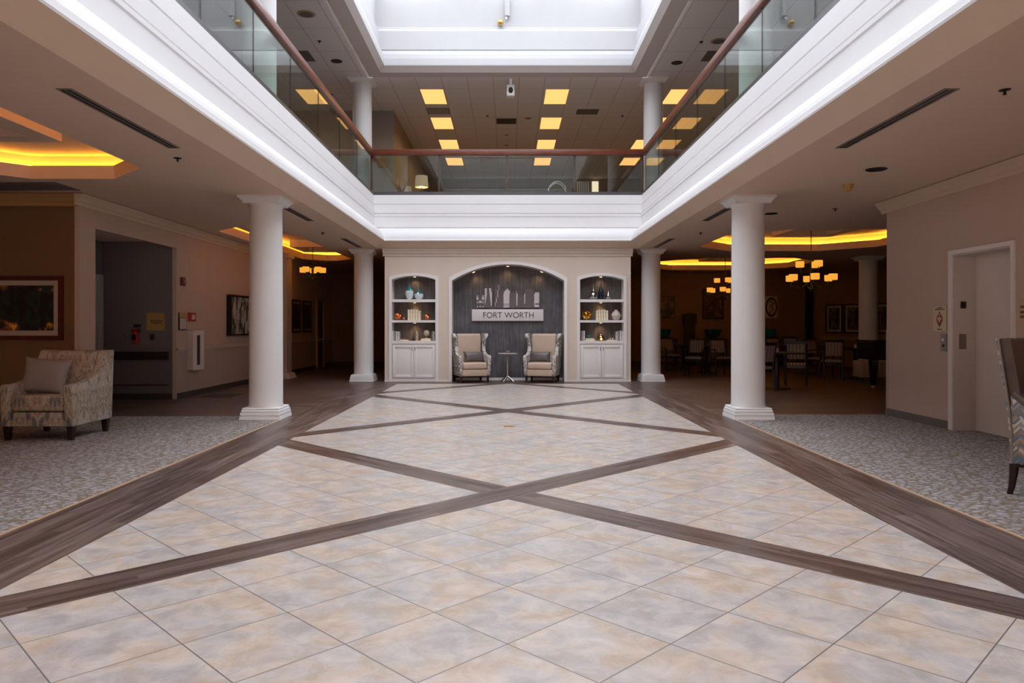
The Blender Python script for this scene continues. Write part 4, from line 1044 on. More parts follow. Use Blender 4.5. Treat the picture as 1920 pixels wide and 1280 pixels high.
# armchair on the carpet at left
t = thing('armchair', 'ikat patterned armchair with exposed dark legs on the left carpet', 'armchair', (-5.24, 8.63, 0))
sd = [(-0.41, 0.155), (-0.425, 0.585)] + bez((-0.425, 0.595), (-0.42, 0.62), (-0.39, 0.622), 4) + bez((-0.36, 0.622), (0.05, 0.63), (0.18, 0.78), 8) + bez((0.19, 0.80), (0.25, 0.92), (0.29, 0.985), 5) + [(0.45, 0.985), (0.40, 0.155)]
for s in (-1, 1):
    a, b = sorted((s * 0.405, s * 0.30)); M().prism(sd, 'x', a, b).build('arm', DAMASK, t, bevel=0.014)
M().prism([(0.10, 0.40), (0.235, 0.94), (0.26, 0.975), (0.40, 0.985), (0.35, 0.2), (0.10, 0.2)], 'x', -0.298, 0.298).build('backrest', DAMASK, t, bevel=0.03)
M().box(-0.296, 0.296, -0.405, 0.15, 0.325, 0.50).build('seat_cushion', DAMASK, t, bevel=0.03)
M().box(-0.30, 0.30, -0.395, 0.36, 0.155, 0.312).build('seat_rail', DAMASK, t, bevel=0.01)
for lx, ly in ((-0.355, -0.36), (0.355, -0.36), (-0.355, 0.34), (0.355, 0.34)):
    M().frustum(lx - 0.024, lx + 0.024, ly - 0.024, ly + 0.024, 0, lx - 0.036, lx + 0.036, ly - 0.036, ly + 0.036, 0.16).build('leg', LEGW, t)
p = pillow('throw_pillow', 0.56, 0.43, 0.17, GREYLIN, pinch=0.12); p.location = (-5.345, 8.54, 0.705); p.rotation_euler = (math.radians(-16), math.radians(3), 0); tag(p, 'plain grey pillow propped on the ikat armchair', 'pillow')

# ================================================================== THINGS ON THE LEFT WALLS
def picture(lab, w_, h_, loc, rz, frame, mat_, artm, fw=0.06, mw=0.08, dep=0.04, grp=None, cat='picture'):
    t = thing('framed_picture', lab, cat, loc, rz, grp)
    m = M()
    m.box(-w_ / 2, -w_ / 2 + fw, -dep, 0, -h_ / 2, h_ / 2); m.box(w_ / 2 - fw, w_ / 2, -dep, 0, -h_ / 2, h_ / 2)
    m.box(-w_ / 2 + fw, w_ / 2 - fw, -dep, 0, -h_ / 2, -h_ / 2 + fw); m.box(-w_ / 2 + fw, w_ / 2 - fw, -dep, 0, h_ / 2 - fw, h_ / 2)
    m.build('picture_frame', frame, t)
    a, b = w_ / 2 - fw, h_ / 2 - fw
    if mat_: 
        M().box(-a, a, -dep * 0.55, -0.002, -b, b).build('mat_board', mat_, t); a -= mw; b -= mw
    M().box(-a, a, -dep * 0.62, -dep * 0.5, -b, b).build('artwork', artm, t)
    return t
picture('wide dark night scene print in a cherry frame behind the ikat armchair', 1.55, 0.865, (-6.005 - 0.775, 9.998, 1.52), 0, WOODFR, MATB, ARTNIGHT, 0.06, 0.068)
picture('grey figure print in a deep black frame on the left wall', 1.50, 0.85, (XL + 0.002, 15.98, 1.505), PI / 2, paint('black_brown_frame', (0.012, 0.006, 0.005), 0.4), None, ARTFIG, 0.035, 0, 0.10)
pa = picture('left one of two dark narrow prints past the pilaster', 0.86, 0.90, (XL + 0.002, 20.2, 1.55), PI / 2, BLACK, MATD, ARTDARK, 0.05, 0.06, 0.04, 'dark prints in the left aisle')
dup(pa, 'right one of two dark narrow prints past the pilaster', (XL + 0.002, 21.3, 1.55), PI / 2)
# extinguisher cabinet, notices, alarms on the left wall (x faces the hall)
def onleft(name, lab, cat, u0, u1, v0, v1, parts, dep=0.03):
    y0 = 5.8 * F / (U0 - u0); y1 = 5.8 * F / (U0 - u1); yc = (y0 + y1) / 2
    t = thing(name, lab, cat, (XL + 0.001, yc, vz((v0 + v1) / 2, yc)), PI / 2)
    return t, (y1 - y0), (v1 - v0) * yc / F
t, w_, h_ = onleft('extinguisher_cabinet', 'white fire extinguisher cabinet with a narrow glass slot on the left wall', 'cabinet', 351, 370.5, 620, 692, None)
m = M(); a, b = w_ / 2, h_ / 2
m.box(-a, a, -0.10, 0, -b, b); m.build('cabinet_box', paint('cabinet_enamel', (0.58, 0.52, 0.49), 0.4), t)
m = M(); m.box(-a - 0.015, -a * 0.35, -0.115, -0.10, -b - 0.01, b + 0.01); m.box(a * 0.35, a + 0.015, -0.115, -0.10, -b - 0.01, b + 0.01); m.box(-a * 0.35, a * 0.35, -0.115, -0.10, b - 0.08, b + 0.01); m.box(-a * 0.35, a * 0.35, -0.115, -0.10, -b - 0.01, -b + 0.08)
m.build('cabinet_door', paint('door_enamel', (0.66, 0.60, 0.57), 0.4), t)
M().box(-a * 0.35, a * 0.35, -0.106, -0.1005, -b + 0.08, b - 0.08).build('glass_slot', paint('dark_slot', (0.06, 0.065, 0.07), 0.1), t)
t, w_, h_ = onleft('fire_strobe', 'dark red fire strobe high on the left wall', 'fire alarm', 337.5, 344.5, 520, 535.5, None)
M().box(-w_ / 2, w_ / 2, -0.04, 0, -h_ / 2, h_ / 2).build('strobe_body', paint('dark_red', (0.13, 0.012, 0.012), 0.4), t, bevel=0.005)
M().box(-0.03, 0.03, -0.07, -0.04, -0.035, 0.035).build('strobe_lens', paint('clear_lens', (0.30, 0.26, 0.25), 0.2), t)
t, w_, h_ = onleft('pull_station', 'red fire alarm pull station on the left wall', 'fire alarm', 352, 363.5, 586, 602, None)
M().box(-w_ / 2, w_ / 2, -0.04, 0, -h_ / 2, h_ / 2).build('station_body', RED, t, bevel=0.004)
M().box(-w_ * 0.22, w_ * 0.22, -0.055, -0.04, -h_ * 0.3, h_ * 0.25).build('pull_handle', paint('white_handle', (0.6, 0.5, 0.48), 0.4), t)
t, w_, h_ = onleft('notice_board', 'small framed notice with a gold heading beside the red pull station', 'notice', 334, 347.5, 586, 619, None)
M().box(-w_ / 2, w_ / 2, -0.02, 0, -h_ / 2, h_ / 2).build('notice_frame', BLACK, t)
M().box(-w_ / 2, w_ / 2, -0.026, -0.02, h_ * 0.22, h_ / 2).build('notice_heading', TANSIGN, t)
M().box(-w_ / 2 + 0.02, w_ / 2 - 0.02, -0.024, -0.02, -h_ / 2 + 0.02, h_ * 0.19).build('notice_sheet', paint('notice_paper', (0.46, 0.40, 0.38), 0.6), t)
# corridor end wall (faces the camera)
YC = 12.93
def oncorr(name, lab, cat, u0, u1, v0, v1):
    t = thing(name, lab, cat, (ux((u0 + u1) / 2, YC), YC - 0.001, vz((v0 + v1) / 2, YC)))
    return t, ux(u1, YC) - ux(u0, YC), (v1 - v0) * YC / F
t, w_, h_ = oncorr('room_sign', 'square tan room sign on the grey corridor wall', 'sign', 275.5, 309, 586, 619)
M().box(-w_ / 2, w_ / 2, -0.012, 0, -h_ / 2, h_ / 2).build('sign_plate', TANSIGN, t)
m = M(); m.box(-0.085, -0.065, -0.014, -0.012, -0.01, 0.02)
rnd = random.Random(4)
for zz, xa, xb in ((0.0, -0.05, 0.13), (-0.038, -0.05, 0.10)):
    x = xa
    while x < xb: w1 = rnd.uniform(0.006, 0.014); m.box(x, x + w1, -0.014, -0.012, zz, zz + 0.02); x += w1 + 0.006
m.build('sign_marks', MARK, t)
t, w_, h_ = oncorr('fire_extinguisher', 'small red extinguisher bracket under a black label in the corridor', 'fire extinguisher', 250, 265, 617, 643)
M().lathe([(0.045, -0.12), (0.052, -0.10), (0.052, 0.07), (0.03, 0.10)], (0, -0.06, 0), 20).build('cylinder', RED, t, smooth=40)
M().box(-0.06, 0.06, -0.09, 0, 0.06, 0.12).build('valve_head', paint('dull_red', (0.20, 0.02, 0.02), 0.4), t)
M().box(-0.035, 0.035, -0.125, -0.1, -0.07, 0.03).build('extinguisher_label', BLACK, t)
t, w_, h_ = oncorr('label_plate', 'small black label plate above the red extinguisher', 'label', 250.7, 264.2, 608, 613.5)
M().box(-w_ / 2, w_ / 2, -0.01, 0, -h_ / 2, h_ / 2).build('plate', BLACK, t)
t, w_, h_ = oncorr('light_switch', 'dark double switch plate under the tan room sign', 'switch', 281.5, 289.5, 626, 637)
M().box(-w_ / 2, w_ / 2, -0.01, 0, -h_ / 2, h_ / 2).build('switch_plate', paint('dark_plate', (0.05, 0.035, 0.03), 0.4), t)
t, w_, h_ = oncorr('wall_bracket', 'small pale curved hook left of the red extinguisher', 'hook', 234.5, 239, 621, 634)
M().tube([(-0.02, 0, 0.05), (0.0, -0.03, 0.03), (0.01, -0.03, -0.03), (-0.01, 0, -0.05)], 0.008).build('hook', paint('grey_hook', (0.35, 0.33, 0.33), 0.4), t)
t = thing('handrail', 'dark wooden handrail along the grey corridor wall', 'handrail', (0, YC, 0))
M().box(-7.0, -5.92, -0.07, -0.02, vz(674, YC), vz(659, YC)).build('rail', paint('dark_rail', (0.02, 0.012, 0.01), 0.5), t, bevel=0.01)
m = M(); 
for xx in (-6.8, -6.45, -6.05): m.box(xx - 0.02, xx + 0.02, -0.02, 0, 0.72, 0.80)
m.build('rail_bracket', BLACK, t)
M().box(-7.0, -5.92, -0.02, 0, 0.235, 0.26).build('bumper_strip', DARKBASE, t)
t = thing('floor_grille', 'dark grille set in the plank floor of the left aisle', 'vent', (-5.25, 13.55, 0.0))
M().box(-0.28, 0.28, -0.35, 0.35, 0.001, 0.006).build('grille_plate', paint('floor_grille_metal', (0.045, 0.03, 0.026), 0.6), t)
t = thing('floor_outlet', 'round brass outlet cover in the tile floor on the centre line', 'outlet', (ux(954, 9.38), 9.38, 0.0))
M().lathe([(0.07, 0.0), (0.068, 0.004), (0.06, 0.005)], n=32).build('outlet_cover', BRASS, t, smooth=40)
M().lathe([(0.045, 0.005), (0.044, 0.0065)], n=24).build('outlet_lid', paint('aged_brass', (0.36, 0.22, 0.09), 0.4, metal=0.6), t)

# ================================================================== THINGS ON THE ELEVATOR WALL
def onright(name, lab, cat, y0, y1, z0, z1):
    return thing(name, lab, cat, (XR - 0.001, (y0 + y1) / 2, (z0 + z1) / 2), -PI / 2), (y1 - y0), (z1 - z0)
t, w_, h_ = onright('safety_sign', 'cream sign with a dark red flame emblem beside the elevator', 'sign', 9.18, 9.47, 1.21, 1.525)
M().box(-w_ / 2, w_ / 2, -0.008, 0, -h_ / 2, h_ / 2).build('sign_plate', CREAMSIGN, t)
m = M(); m.prism([(0, 0.095), (0.03, 0.05), (0.062, 0.02), (0.066, -0.02), (0.04, -0.06), (0, -0.105), (-0.04, -0.06), (-0.066, -0.02), (-0.062, 0.02), (-0.03, 0.05)], 'y', -0.010, -0.008)
m.build('emblem', MARKRED, t)
m = M()
for a, b, c, d in ((-0.012, 0.012, -0.045, 0.03), (0.022, 0.044, -0.02, 0.02), (-0.044, -0.022, -0.02, 0.02), (-0.010, 0.010, 0.04, 0.062)): m.box(a, b, -0.012, -0.010, c, d)
m.build('emblem_marks', CREAMSIGN, t)
m = M(); rnd = random.Random(5)
for zz, xa, xb in ((0.132, -0.05, 0.05), (0.112, -0.10, 0.10), (-0.137, -0.05, 0.05)):
    x = xa
    while x < xb: w1 = rnd.uniform(0.005, 0.01); m.box(x, x + w1, -0.010, -0.008, zz, zz + 0.011); x += w1 + 0.004
m.build('sign_marks', MARK, t)
t, w_, h_ = onright('call_button_plate', 'steel elevator call button plate under the cream safety sign', 'button panel', 9.18, 9.30, 0.96, 1.18)
M().box(-w_ / 2, w_ / 2, -0.01, 0, -h_ / 2, h_ / 2).build('plate', paint('dull_steel', (0.24, 0.22, 0.22), 0.35, metal=0.5), t)
o = M().lathe([(0.02, 0), (0.02, 0.012)], n=16).build('call_button', paint('pale_button', (0.7, 0.65, 0.65), 0.3), t)
o.location = (0, -0.01, 0.035); o.rotation_euler = (PI / 2, 0, 0)
M().box(-0.018, 0.018, -0.016, -0.01, -0.055, -0.02).build('key_switch', BLACK, t)
t, w_, h_ = onright('wall_notice', 'cream notice right of the elevator at the photo edge', 'sign', 7.5, 7.88, 1.27, 1.56)
M().box(-w_ / 2, w_ / 2, -0.008, 0, -h_ / 2, h_ / 2).build('notice_plate', paint('tan_notice', (0.48, 0.34, 0.20), 0.5), t)
m = M(); rnd = random.Random(8)
for zz, xa, xb in ((0.05, -0.16, 0.14), (-0.005, -0.16, 0.14), (-0.055, -0.16, 0.12)):
    x = xa
    while x < xb: w1 = rnd.uniform(0.01, 0.022); m.box(x, x + w1, -0.010, -0.008, zz, zz + 0.026); x += w1 + 0.01
m.build('notice_marks', MARK, t)

# ================================================================== LOWER CEILING FITTINGS
DIFF = paint('diffuser_metal', (0.20, 0.17, 0.15), 0.5)
def diffuser(x, y0, y1, lab):
    t = thing('slot_diffuser', lab, 'air vent', (x, (y0 + y1) / 2, ZC), 0, 'linear slot diffusers')
    d = (y1 - y0) / 2
    M().box(-0.06, 0.06, -d, d, -0.006, -0.001).build('diffuser_frame', DIFF, t)
    m = M()
    for xx in (-0.022, 0.022): m.box(xx - 0.012, xx + 0.012, -d + 0.02, d - 0.02, -0.0075, -0.006)
    m.build('slot', BLACK, t)
for (x, nm) in ((-3.34, 'left'), (3.34, 'right')):
    diffuser(x, 5.55, 7.40, f'long slot diffuser in the {nm} aisle ceiling nearest the camera')
    diffuser(x, 11.0, 12.5, f'slot diffuser in the {nm} aisle ceiling just beyond the near column')
    diffuser(x, 15.0, 16.7, f'slot diffuser in the {nm} aisle ceiling just before the far column')
def sprinkler(x, y, z, lab, mat=BLACK, grp='sprinkler heads'):
    t = thing('sprinkler_head', lab, 'sprinkler', (x, y, z), 0, grp)
    M().lathe([(0.012, -0.04), (0.016, -0.035), (0.010, -0.03), (0.010, -0.012), (0.04, -0.006), (0.042, -0.001)], n=16).build('head', mat, t, smooth=40)
for u, v, l in ((333, 296, 'dark sprinkler head past the near end of the left slot diffuser'), (605, 436, 'dark sprinkler head between the two far left diffusers'), (1884, 168, 'dark sprinkler head nearest the camera in the right ceiling'), (1566, 391, 'dark sprinkler head right of the near right column'), (1314, 436, 'dark sprinkler head left of the near right column')):
    y = 1.79 * F / (V0 - v); sprinkler(ux(u, y), y, ZC, l)
def disc(u, v, r, z, lab, mat, cat='speaker', name='ceiling_speaker', h=0.012):
    y = (z - H) * F / (V0 - v); t = thing(name, lab, cat, (ux(u, y), y, z))
    M().lathe([(r * 0.9, -h), (r, -h * 0.6), (r, -0.001)], n=32).build('rim', mat, t, smooth=40)
    M().lathe([(r * 0.75, -h - 0.001), (r * 0.75, -h + 0.001)], n=24).build('grille', BLACK if mat is BLACK else GRILLE, t)
disc(1643, 317, 0.115, ZC, 'round black ceiling speaker over the elevator carpet', BLACK)
disc(1446, 400, 0.10, ZC, 'round black ceiling speaker behind the near right column', BLACK)
t = thing('smoke_detector', 'yellowed smoke detector hanging from the right ceiling', 'smoke detector', (ux(1590, 9.3), 9.3, ZC))
m = M(); m.lathe([(0.03, -0.085), (0.045, -0.08), (0.05, -0.05), (0.062, -0.045), (0.065, -0.001)], n=24); m.build('detector_body', paint('aged_plastic', (0.42, 0.26, 0.07), 0.5), t, smooth=40)
t = thing('ceiling_grille', 'dark slatted return grille in the left ceiling behind the near tray', 'air vent', (-6.35, 9.42, ZC))
m = M()
for k in range(3): m.box(-0.75, 0.75, -0.27 + k * 0.19, -0.12 + k * 0.19, -0.012, -0.001)
m.build('slats', paint('blue_grey_grille', (0.12, 0.115, 0.12), 0.5), t)

# ================================================================== CHANDELIERS
def chandelier(lab, x, y, ztop, zlow, r1, n1, tiers=2, sr=0.085, rot=0.3, sh=0.125):
    t = thing('chandelier', lab, 'chandelier', (x, y, zlow), 0, 'bronze chandeliers with amber shades')
    m = M(); m.tube([(0, 0, -0.18), (0, 0, ztop - zlow)], 0.009); m.lathe([(0.03, -0.28), (0.05, -0.24), (0.02, -0.18), (0.03, 0.0), (0.02, 0.2)], n=14)
    m.lathe([(0.06, ztop - zlow - 0.03), (0.065, ztop - zlow)], n=20)
    m.build('stem', DARKMET, t)
    spec = [(r1, n1, 0.0, rot)] + ([(r1 * 0.5, 3, 0.28, rot + 0.5)] if tiers == 2 else [])
    for rr, n, zz, ro in spec:
        for k in range(n):
            a = ro + 2 * PI * k / n; c, s_ = math.cos(a), math.sin(a)
            M().tube([(0.02 * c, 0.02 * s_, zz - 0.08), (rr * 0.5 * c, rr * 0.5 * s_, zz - 0.21), (rr * 0.9 * c, rr * 0.9 * s_, zz - 0.17), (rr * c, rr * s_, zz - 0.06)], 0.009, 6).build('arm', DARKMET, t)
            M().lathe([(sr * 0.85, -sh / 2), (sr, -sh / 2 + 0.01), (sr, sh / 2)], (rr * c, rr * s_, zz), 20).build('lamp_shade', SHADEM, t, smooth=40)
    for zz in (0.0,):
        l = bpy.data.lights.new('chandelier_light', 'POINT'); l.energy = 6; l.color = (1, 0.55, 0.2); l.shadow_soft_size = 0.0
        lo = bpy.data.objects.new('chandelier_light', l); C.objects.link(lo); lo.parent = t; lo.location = (0, 0, 0.15)
chandelier('nearer two-tier chandelier right of the near right column', 6.285, 15.3, 3.32, 2.28, 0.44, 6)
chandelier('farther two-tier chandelier partly behind the near right column', 6.30, 21.4, 3.32, 2.33, 0.46, 6, rot=0.1)
chandelier('single-tier chandelier in the left aisle ceiling', -4.9, 18.55, 3.32, 2.69, 0.25, 5, 1, rot=0.5)

# ================================================================== DINING AREA
def dining_chair():
    t = thing('dining_chair', 'dining chair', 'chair', (0, 0, 0), 0, 'dark framed dining chairs with pale striped pads')
    M().box(-0.22, 0.22, -0.22, 0.20, 0.43, 0.485).build('seat', STRIPEF, t, bevel=0.015)
    for s in (-1, 1):
        M().tube([(s * 0.22, -0.21, 0.0), (s * 0.22, -0.22, 0.43), (s * 0.225, -0.20, 0.66)], [0.016, 0.02, 0.018], 6).build('leg', CHAIRBL, t)
        M().tube([(s * 0.20, 0.27, 0.0), (s * 0.20, 0.20, 0.42), (s * 0.205, 0.22, 0.65), (s * 0.21, 0.29, 0.955)], [0.017, 0.02, 0.02, 0.018], 6).build('leg', CHAIRBL, t)
        M().tube([(s * 0.225, -0.22, 0.665), (s * 0.235, 0.0, 0.68), (s * 0.21, 0.23, 0.67)], 0.017, 6).build('armrest', CHAIRBL, t)
    m = M(); m.box(-0.21, 0.21, -0.21, 0.20, 0.385, 0.43); m.build('seat_frame', CHAIRBL, t)
    M().prism([(0.265, 0.90), (0.300, 0.90), (0.305, 0.96), (0.27, 0.96)], 'x', -0.22, 0.22).build('top_rail', CHAIRBL, t)
    M().prism([(0.205, 0.59), (0.235, 0.58), (0.30, 0.898), (0.262, 0.905)], 'x', -0.175, 0.175).build('backrest', STRIPEF, t)
    return t
spots = [(1257, 21.0, 12, 'dining chair nearest the far left dining table'), (1303, 19.3, -25, 'pale backed dining chair turned aside left of the candle table'),
         (1352, 19.2, 5, 'dining chair just left of the near right column'), (1456, 21.8, 8, 'dim dining chair behind the table with the plant'),
         (1486, 22.6, -6, 'dim dining chair half hidden behind the pale striped chair'), (1492, 15.9, 160, 'pale striped dining chair pulled up right of the plant table'),
         (1537, 18.9, 30, 'dining chair under the black post'), (1560, 17.5, 165, 'pale striped dining chair left of the candle table by the piano'),
         (1421, 14.6, 200, 'dining chair mostly hidden behind the near right column')]
dc = dining_chair()
for k, (u, y, rz, lab) in enumerate(spots):
    o = dc if k == 0 else copy_tree(dc)
    o['label'] = lab; o.location = (ux(u, y), y, 0); o.rotation_euler = (0, 0, math.radians(rz))
def dtable(u, y, lab, r=0.46):
    t = thing('dining_table', lab, 'table', (ux(u, y), y, 0), 0, 'dark pedestal dining tables')
    M().box(-r, r, -r, r, 0.715, 0.75).build('tabletop', paint('dark_tabletop', (0.03, 0.025, 0.024), 0.25) if u == 1457 else bpy.data.materials['dark_tabletop'], t, bevel=0.008)
    M().lathe([(0.045, 0.03), (0.04, 0.1), (0.04, 0.65), (0.12, 0.714)], n=16).build('pedestal', BLACK, t, smooth=40)
    M().lathe([(0.28, 0.0), (0.28, 0.015), (0.10, 0.035)], n=24).build('table_base', BLACK, t, smooth=40)
dtable(1457, 15.1, 'dark pedestal table with a potted succulent right of the near column')
dtable(1325, 20.4, 'dark dining table with a white candle left of the near right column')
dtable(1603, 18.2, 'dark dining table with a candle beside the piano')
dtable(1280, 21.9, 'dark dining table farthest left in the dining area')
dtable(1510, 20.0, 'dark dining table in front of the black post')
plant_pot('succulent in a round white pot on the dark pedestal table', ux(1455, 15.0), 15.0, 0.75, 0.055, POTW, 18, 0.10)
def candlecup(u, y, lab):
    o = M().lathe([(0.035, 0), (0.042, 0.02), (0.042, 0.075), (0.035, 0.08)], n=16).build('votive_cup', POTW, None, smooth=40)
    o.location = (ux(u, y), y, 0.75); tag(o, lab, 'candle', 'white votive cups on the dining tables')
candlecup(1331, 20.2, 'white votive cup on the table left of the near right column')
candlecup(1605, 18.0, 'white votive cup on the table beside the piano')
candlecup(1510, 19.9, 'white votive cup on the table before the black post')
# grand piano
t = thing('grand_piano', 'black lacquered grand piano jutting out beyond the elevator wall', 'piano', (8.30, 15.2, 0))
out = [(-0.98, -0.45), (-0.98, 0.20)] + bez((-0.98, 0.25), (-0.95, 0.55), (-0.60, 0.60), 6) + bez((-0.5, 0.60), (0.2, 0.55), (0.5, 0.85), 8) + [(1.0, 0.9), (1.0, -0.6), (-0.6, -0.6)]
M().prism(out, 'z', 0.60, 0.96).build('piano_case', PIANO, t, smooth=35)
M().prism([(a * 1.02, b * 1.02) for a, b in out], 'z', 0.97, 0.995).build('piano_lid', PIANO, t, smooth=35)
for a, b in ((-0.80, -0.05), (0.75, -0.45), (0.75, 0.70)):
    l = M().frustum(a - 0.045, a + 0.045, b - 0.045, b + 0.045, 0.07, a - 0.07, a + 0.07, b - 0.07, b + 0.07, 0.60).build('leg', PIANO, t)
    M().lathe([(0.012, 0.0), (0.04, 0.012), (0.04, 0.05), (0.03, 0.07)], (a, b, 0), 12).build('caster', BRASS, l)
M().box(-0.12, 0.12, -0.45, -0.38, 0.15, 0.60).build('pedal_lyre', PIANO, t)
M().box(0.98, 1.10, -0.55, 0.75, 0.66, 0.70).build('keyboard', POTW, t)
t = thing('upholstered_bench', 'pale upholstered bench seen under the black piano', 'bench', (8.55, 17.15, 0))
M().box(-0.45, 0.45, -0.2, 0.2, 0.10, 0.48).build('bench_body', paint('pale_bench_fabric', (0.34, 0.27, 0.22), 0.8), t, bevel=0.02)
for a in (-0.38, 0.38):
    for b in (-0.14, 0.14): M().box(a - 0.02, a + 0.02, b - 0.02, b + 0.02, 0, 0.10).build('leg', CHAIRBL, t)
# pictures
pic = picture('dark abstract picture with a pale patch left of the far dining wall', 0.60, 0.74, (ux(1248, 24.37), 24.385, 1.91), 0, BLACK, None, art('ochre_shape_print', [(0.45, (0.01, 0.008, 0.006)), (0.55, (0.18, 0.09, 0.02)), (0.7, (0.30, 0.17, 0.05))], 5, 4.0), 0.03, 0, 0.04)
picture('large dark framed painting on the far dining wall', 0.72, 1.0, (ux(1336.5, 24.37), 24.385, 2.01), 0, BLACK, None, art('dark_red_painting', [(0.42, (0.02, 0.006, 0.003)), (0.55, (0.06, 0.02, 0.008)), (0.68, (0.20, 0.10, 0.025))], 3.5, 9.0), 0.05, 0, 0.04)
t = thing('round_emblem_panel', 'pale square panel with a dark round ring emblem right of the near column', 'wall decoration', (ux(1446, 24.37), 24.385, 1.91))
M().box(-0.20, 0.20, -0.03, 0, -0.36, 0.36).build('panel', paint('parchment_panel', (0.50, 0.36, 0.22), 0.7), t)
m = M(); n = 32
for k in range(n):
    a, b = 2 * PI * k / n, 2 * PI * (k + 1) / n
    for r0, r1 in ((0.25, 0.32),):
        m.face([(r0 * .6 * math.cos(a), -0.032, r0 * math.sin(a)), (r0 * .6 * math.cos(b), -0.032, r0 * math.sin(b)), (r1 * .6 * math.cos(b), -0.032, r1 * math.sin(b)), (r1 * .6 * math.cos(a), -0.032, r1 * math.sin(a))])
m.tube([(-0.08, -0.035, -0.2), (0.08, -0.035, -0.05), (-0.04, -0.035, 0.02), (0.09, -0.035, 0.12), (-0.06, -0.035, 0.2)], 0.02, 6)
m.build('ring_emblem', BLACK, t)
# three framed photographs on the slanted wall
wd = Vector((4.55, -6.8)).normalized(); ang = math.atan2(wd.y, wd.x)
pp = None
for k, (u, lab) in enumerate(((1564.5, 'left framed photograph on the slanted dining wall'), (1600, 'middle framed photograph on the slanted dining wall, beside the dim column'), (1651, 'right framed photograph on the slanted dining wall, past the dim column'))):
    # meet the wall line
    kx = (u - U0) / F; y = (24.4 + 10.05 * 6.8 / 4.55) / (1 + kx * 6.8 / 4.55); x = kx * y
    if pp is None: pp = picture(lab, 0.60, 0.93, (x, y - 0.01, 1.52), ang, BLACK, MATD, ARTPHOTO, 0.05, 0.06, 0.04, 'framed photographs on the slanted wall'); 
    else: dup(pp, lab, (x, y - 0.01, 1.52), ang)
# tall clock and teal bowls on consoles
t = thing('tall_clock', 'tall dark longcase clock against the far dining wall', 'clock', (ux(1293, 24.1), 24.12, 0))
M().box(-0.19, 0.19, -0.14, 0.14, 0, 0.5).build('clock_plinth', LEGW, t); M().box(-0.16, 0.16, -0.12, 0.12, 0.5, 1.35).build('clock_case', LEGW, t); M().box(-0.20, 0.20, -0.15, 0.15, 1.35, 1.66).build('clock_hood', LEGW, t)
M().prism([(-0.2, 1.66), (0.2, 1.66)] + bez((0.2, 1.67), (0.0, 1.76), (-0.2, 1.67), 8), 'y', -0.15, 0.15).build('clock_pediment', LEGW, t)
for k, (u, lab, hw) in enumerate(((1246, 'teal glass bowl on the far wall left of the clock', 0.25), (1339, 'teal glass bowl with a white swirl right of the clock', 0.28), (1445, 'deep blue glass bowl right of the near right column', 0.24))):
    x = ux(u, 23.9)
    t = thing('console_table', ('dark console under the leftmost teal bowl', 'dark console under the swirled teal bowl', 'dark console under the deep blue bowl')[k], 'table', (x, 24.05, 0), 0, 'dark consoles along the far dining wall')
    M().box(-0.42, 0.42, -0.2, 0.2, 0.84, 0.88).build('console_top', LEGW, t)
    for a in (-0.38, 0.38):
        for b in (-0.16, 0.16): M().box(a - 0.025, a + 0.025, b - 0.025, b + 0.025, 0, 0.84).build('leg', LEGW, t)
    o = M().lathe([(0.35 * hw, 0), (0.42 * hw, 0.01), (0.80 * hw, 0.12), (hw, 0.29), (0.96 * hw, 0.30), (0.6 * hw, 0.10), (0.01, 0.05)], n=32).build('glass_bowl', (TEALDK, TEAL, TEALDK)[k] if k != 1 else art('swirl_glass', [(0.45, (0.004, 0.05, 0.06)), (0.6, (0.01, 0.13, 0.17)), (0.68, (0.25, 0.38, 0.40))], 6, 2.0), None, smooth=50)
    o.location = (x, 24.05, 0.88); tag(o, lab, 'bowl', 'glass bowls on the consoles')

# ================================================================== UPPER GALLERY
rows = [(18.05, 'row nearest the opening'), (20.49, 'second row'), (22.93, 'third row'), (25.37, 'fourth and farthest row')]
cols = [(-1.865, 'left-centre column'), (1.22, 'right-centre column'), (4.285, 'right column')]
first = None
def light_panel(x, y, lab):
    t = thing('ceiling_light', lab, 'ceiling light', (x, y + 0.61, ZU), 0, 'warm rectangular ceiling lights of the upper floor')
    m = M(); m.box(-0.295, 0.295, -0.60, 0.60, -0.012, -0.002); m.build('light_frame', CABW, t)
    M().box(-0.28, 0.28, -0.585, 0.585, -0.016, -0.0121).build('diffuser', PANEL, t)
    l = bpy.data.lights.new('panel_light', 'SPOT'); l.energy = 17; l.color = (1.0, 0.78, 0.52); l.spot_size = 2.9; l.spot_blend = 0.5; l.shadow_soft_size = 0.0
    lo = bpy.data.objects.new('panel_light', l); C.objects.link(lo); lo.parent = t; lo.location = (0, 0, -0.24)
    return t
for y, rl in rows:
    for x, cl in cols:
        if first is None: first = light_panel(x, y, f'warm ceiling light, {cl}, {rl} of the upper ceiling')
        else: dup(first, f'warm ceiling light, {cl}, {rl} of the upper ceiling', (x, y + 0.61, ZU))
dup(first, 'warm ceiling light left of the far left upper column', (-4.92, 18.66, ZU))
def upc(u, v): y = (ZU - H) * F / (V0 - v); return ux(u, y), y
def vent(u0, u1, v, dy, lab, mat=GRILLE, wht=False):
    x0, y = upc(u0, v); x1, _ = upc(u1, v)
    t = thing('ceiling_vent', lab, 'air vent', ((x0 + x1) / 2, y, ZU), 0, 'upper ceiling vents'); w_ = (x1 - x0) / 2
    m = M(); m.box(-w_ - 0.02, w_ + 0.02, -dy - 0.02, dy + 0.02, -0.008, -0.001); m.build('vent_frame', CABW if wht else GRILLE, t)
    m = M(); m.box(-w_, w_, -dy, dy, -0.010, -0.008); m.build('vent_core', mat, t)
vent(932, 967, 227, 0.26, 'dark slotted vent near the middle of the upper ceiling', BLACK)
vent(1081, 1122, 209, 0.26, 'dark vent with white edges right of centre in the upper ceiling', GRILLE, True)
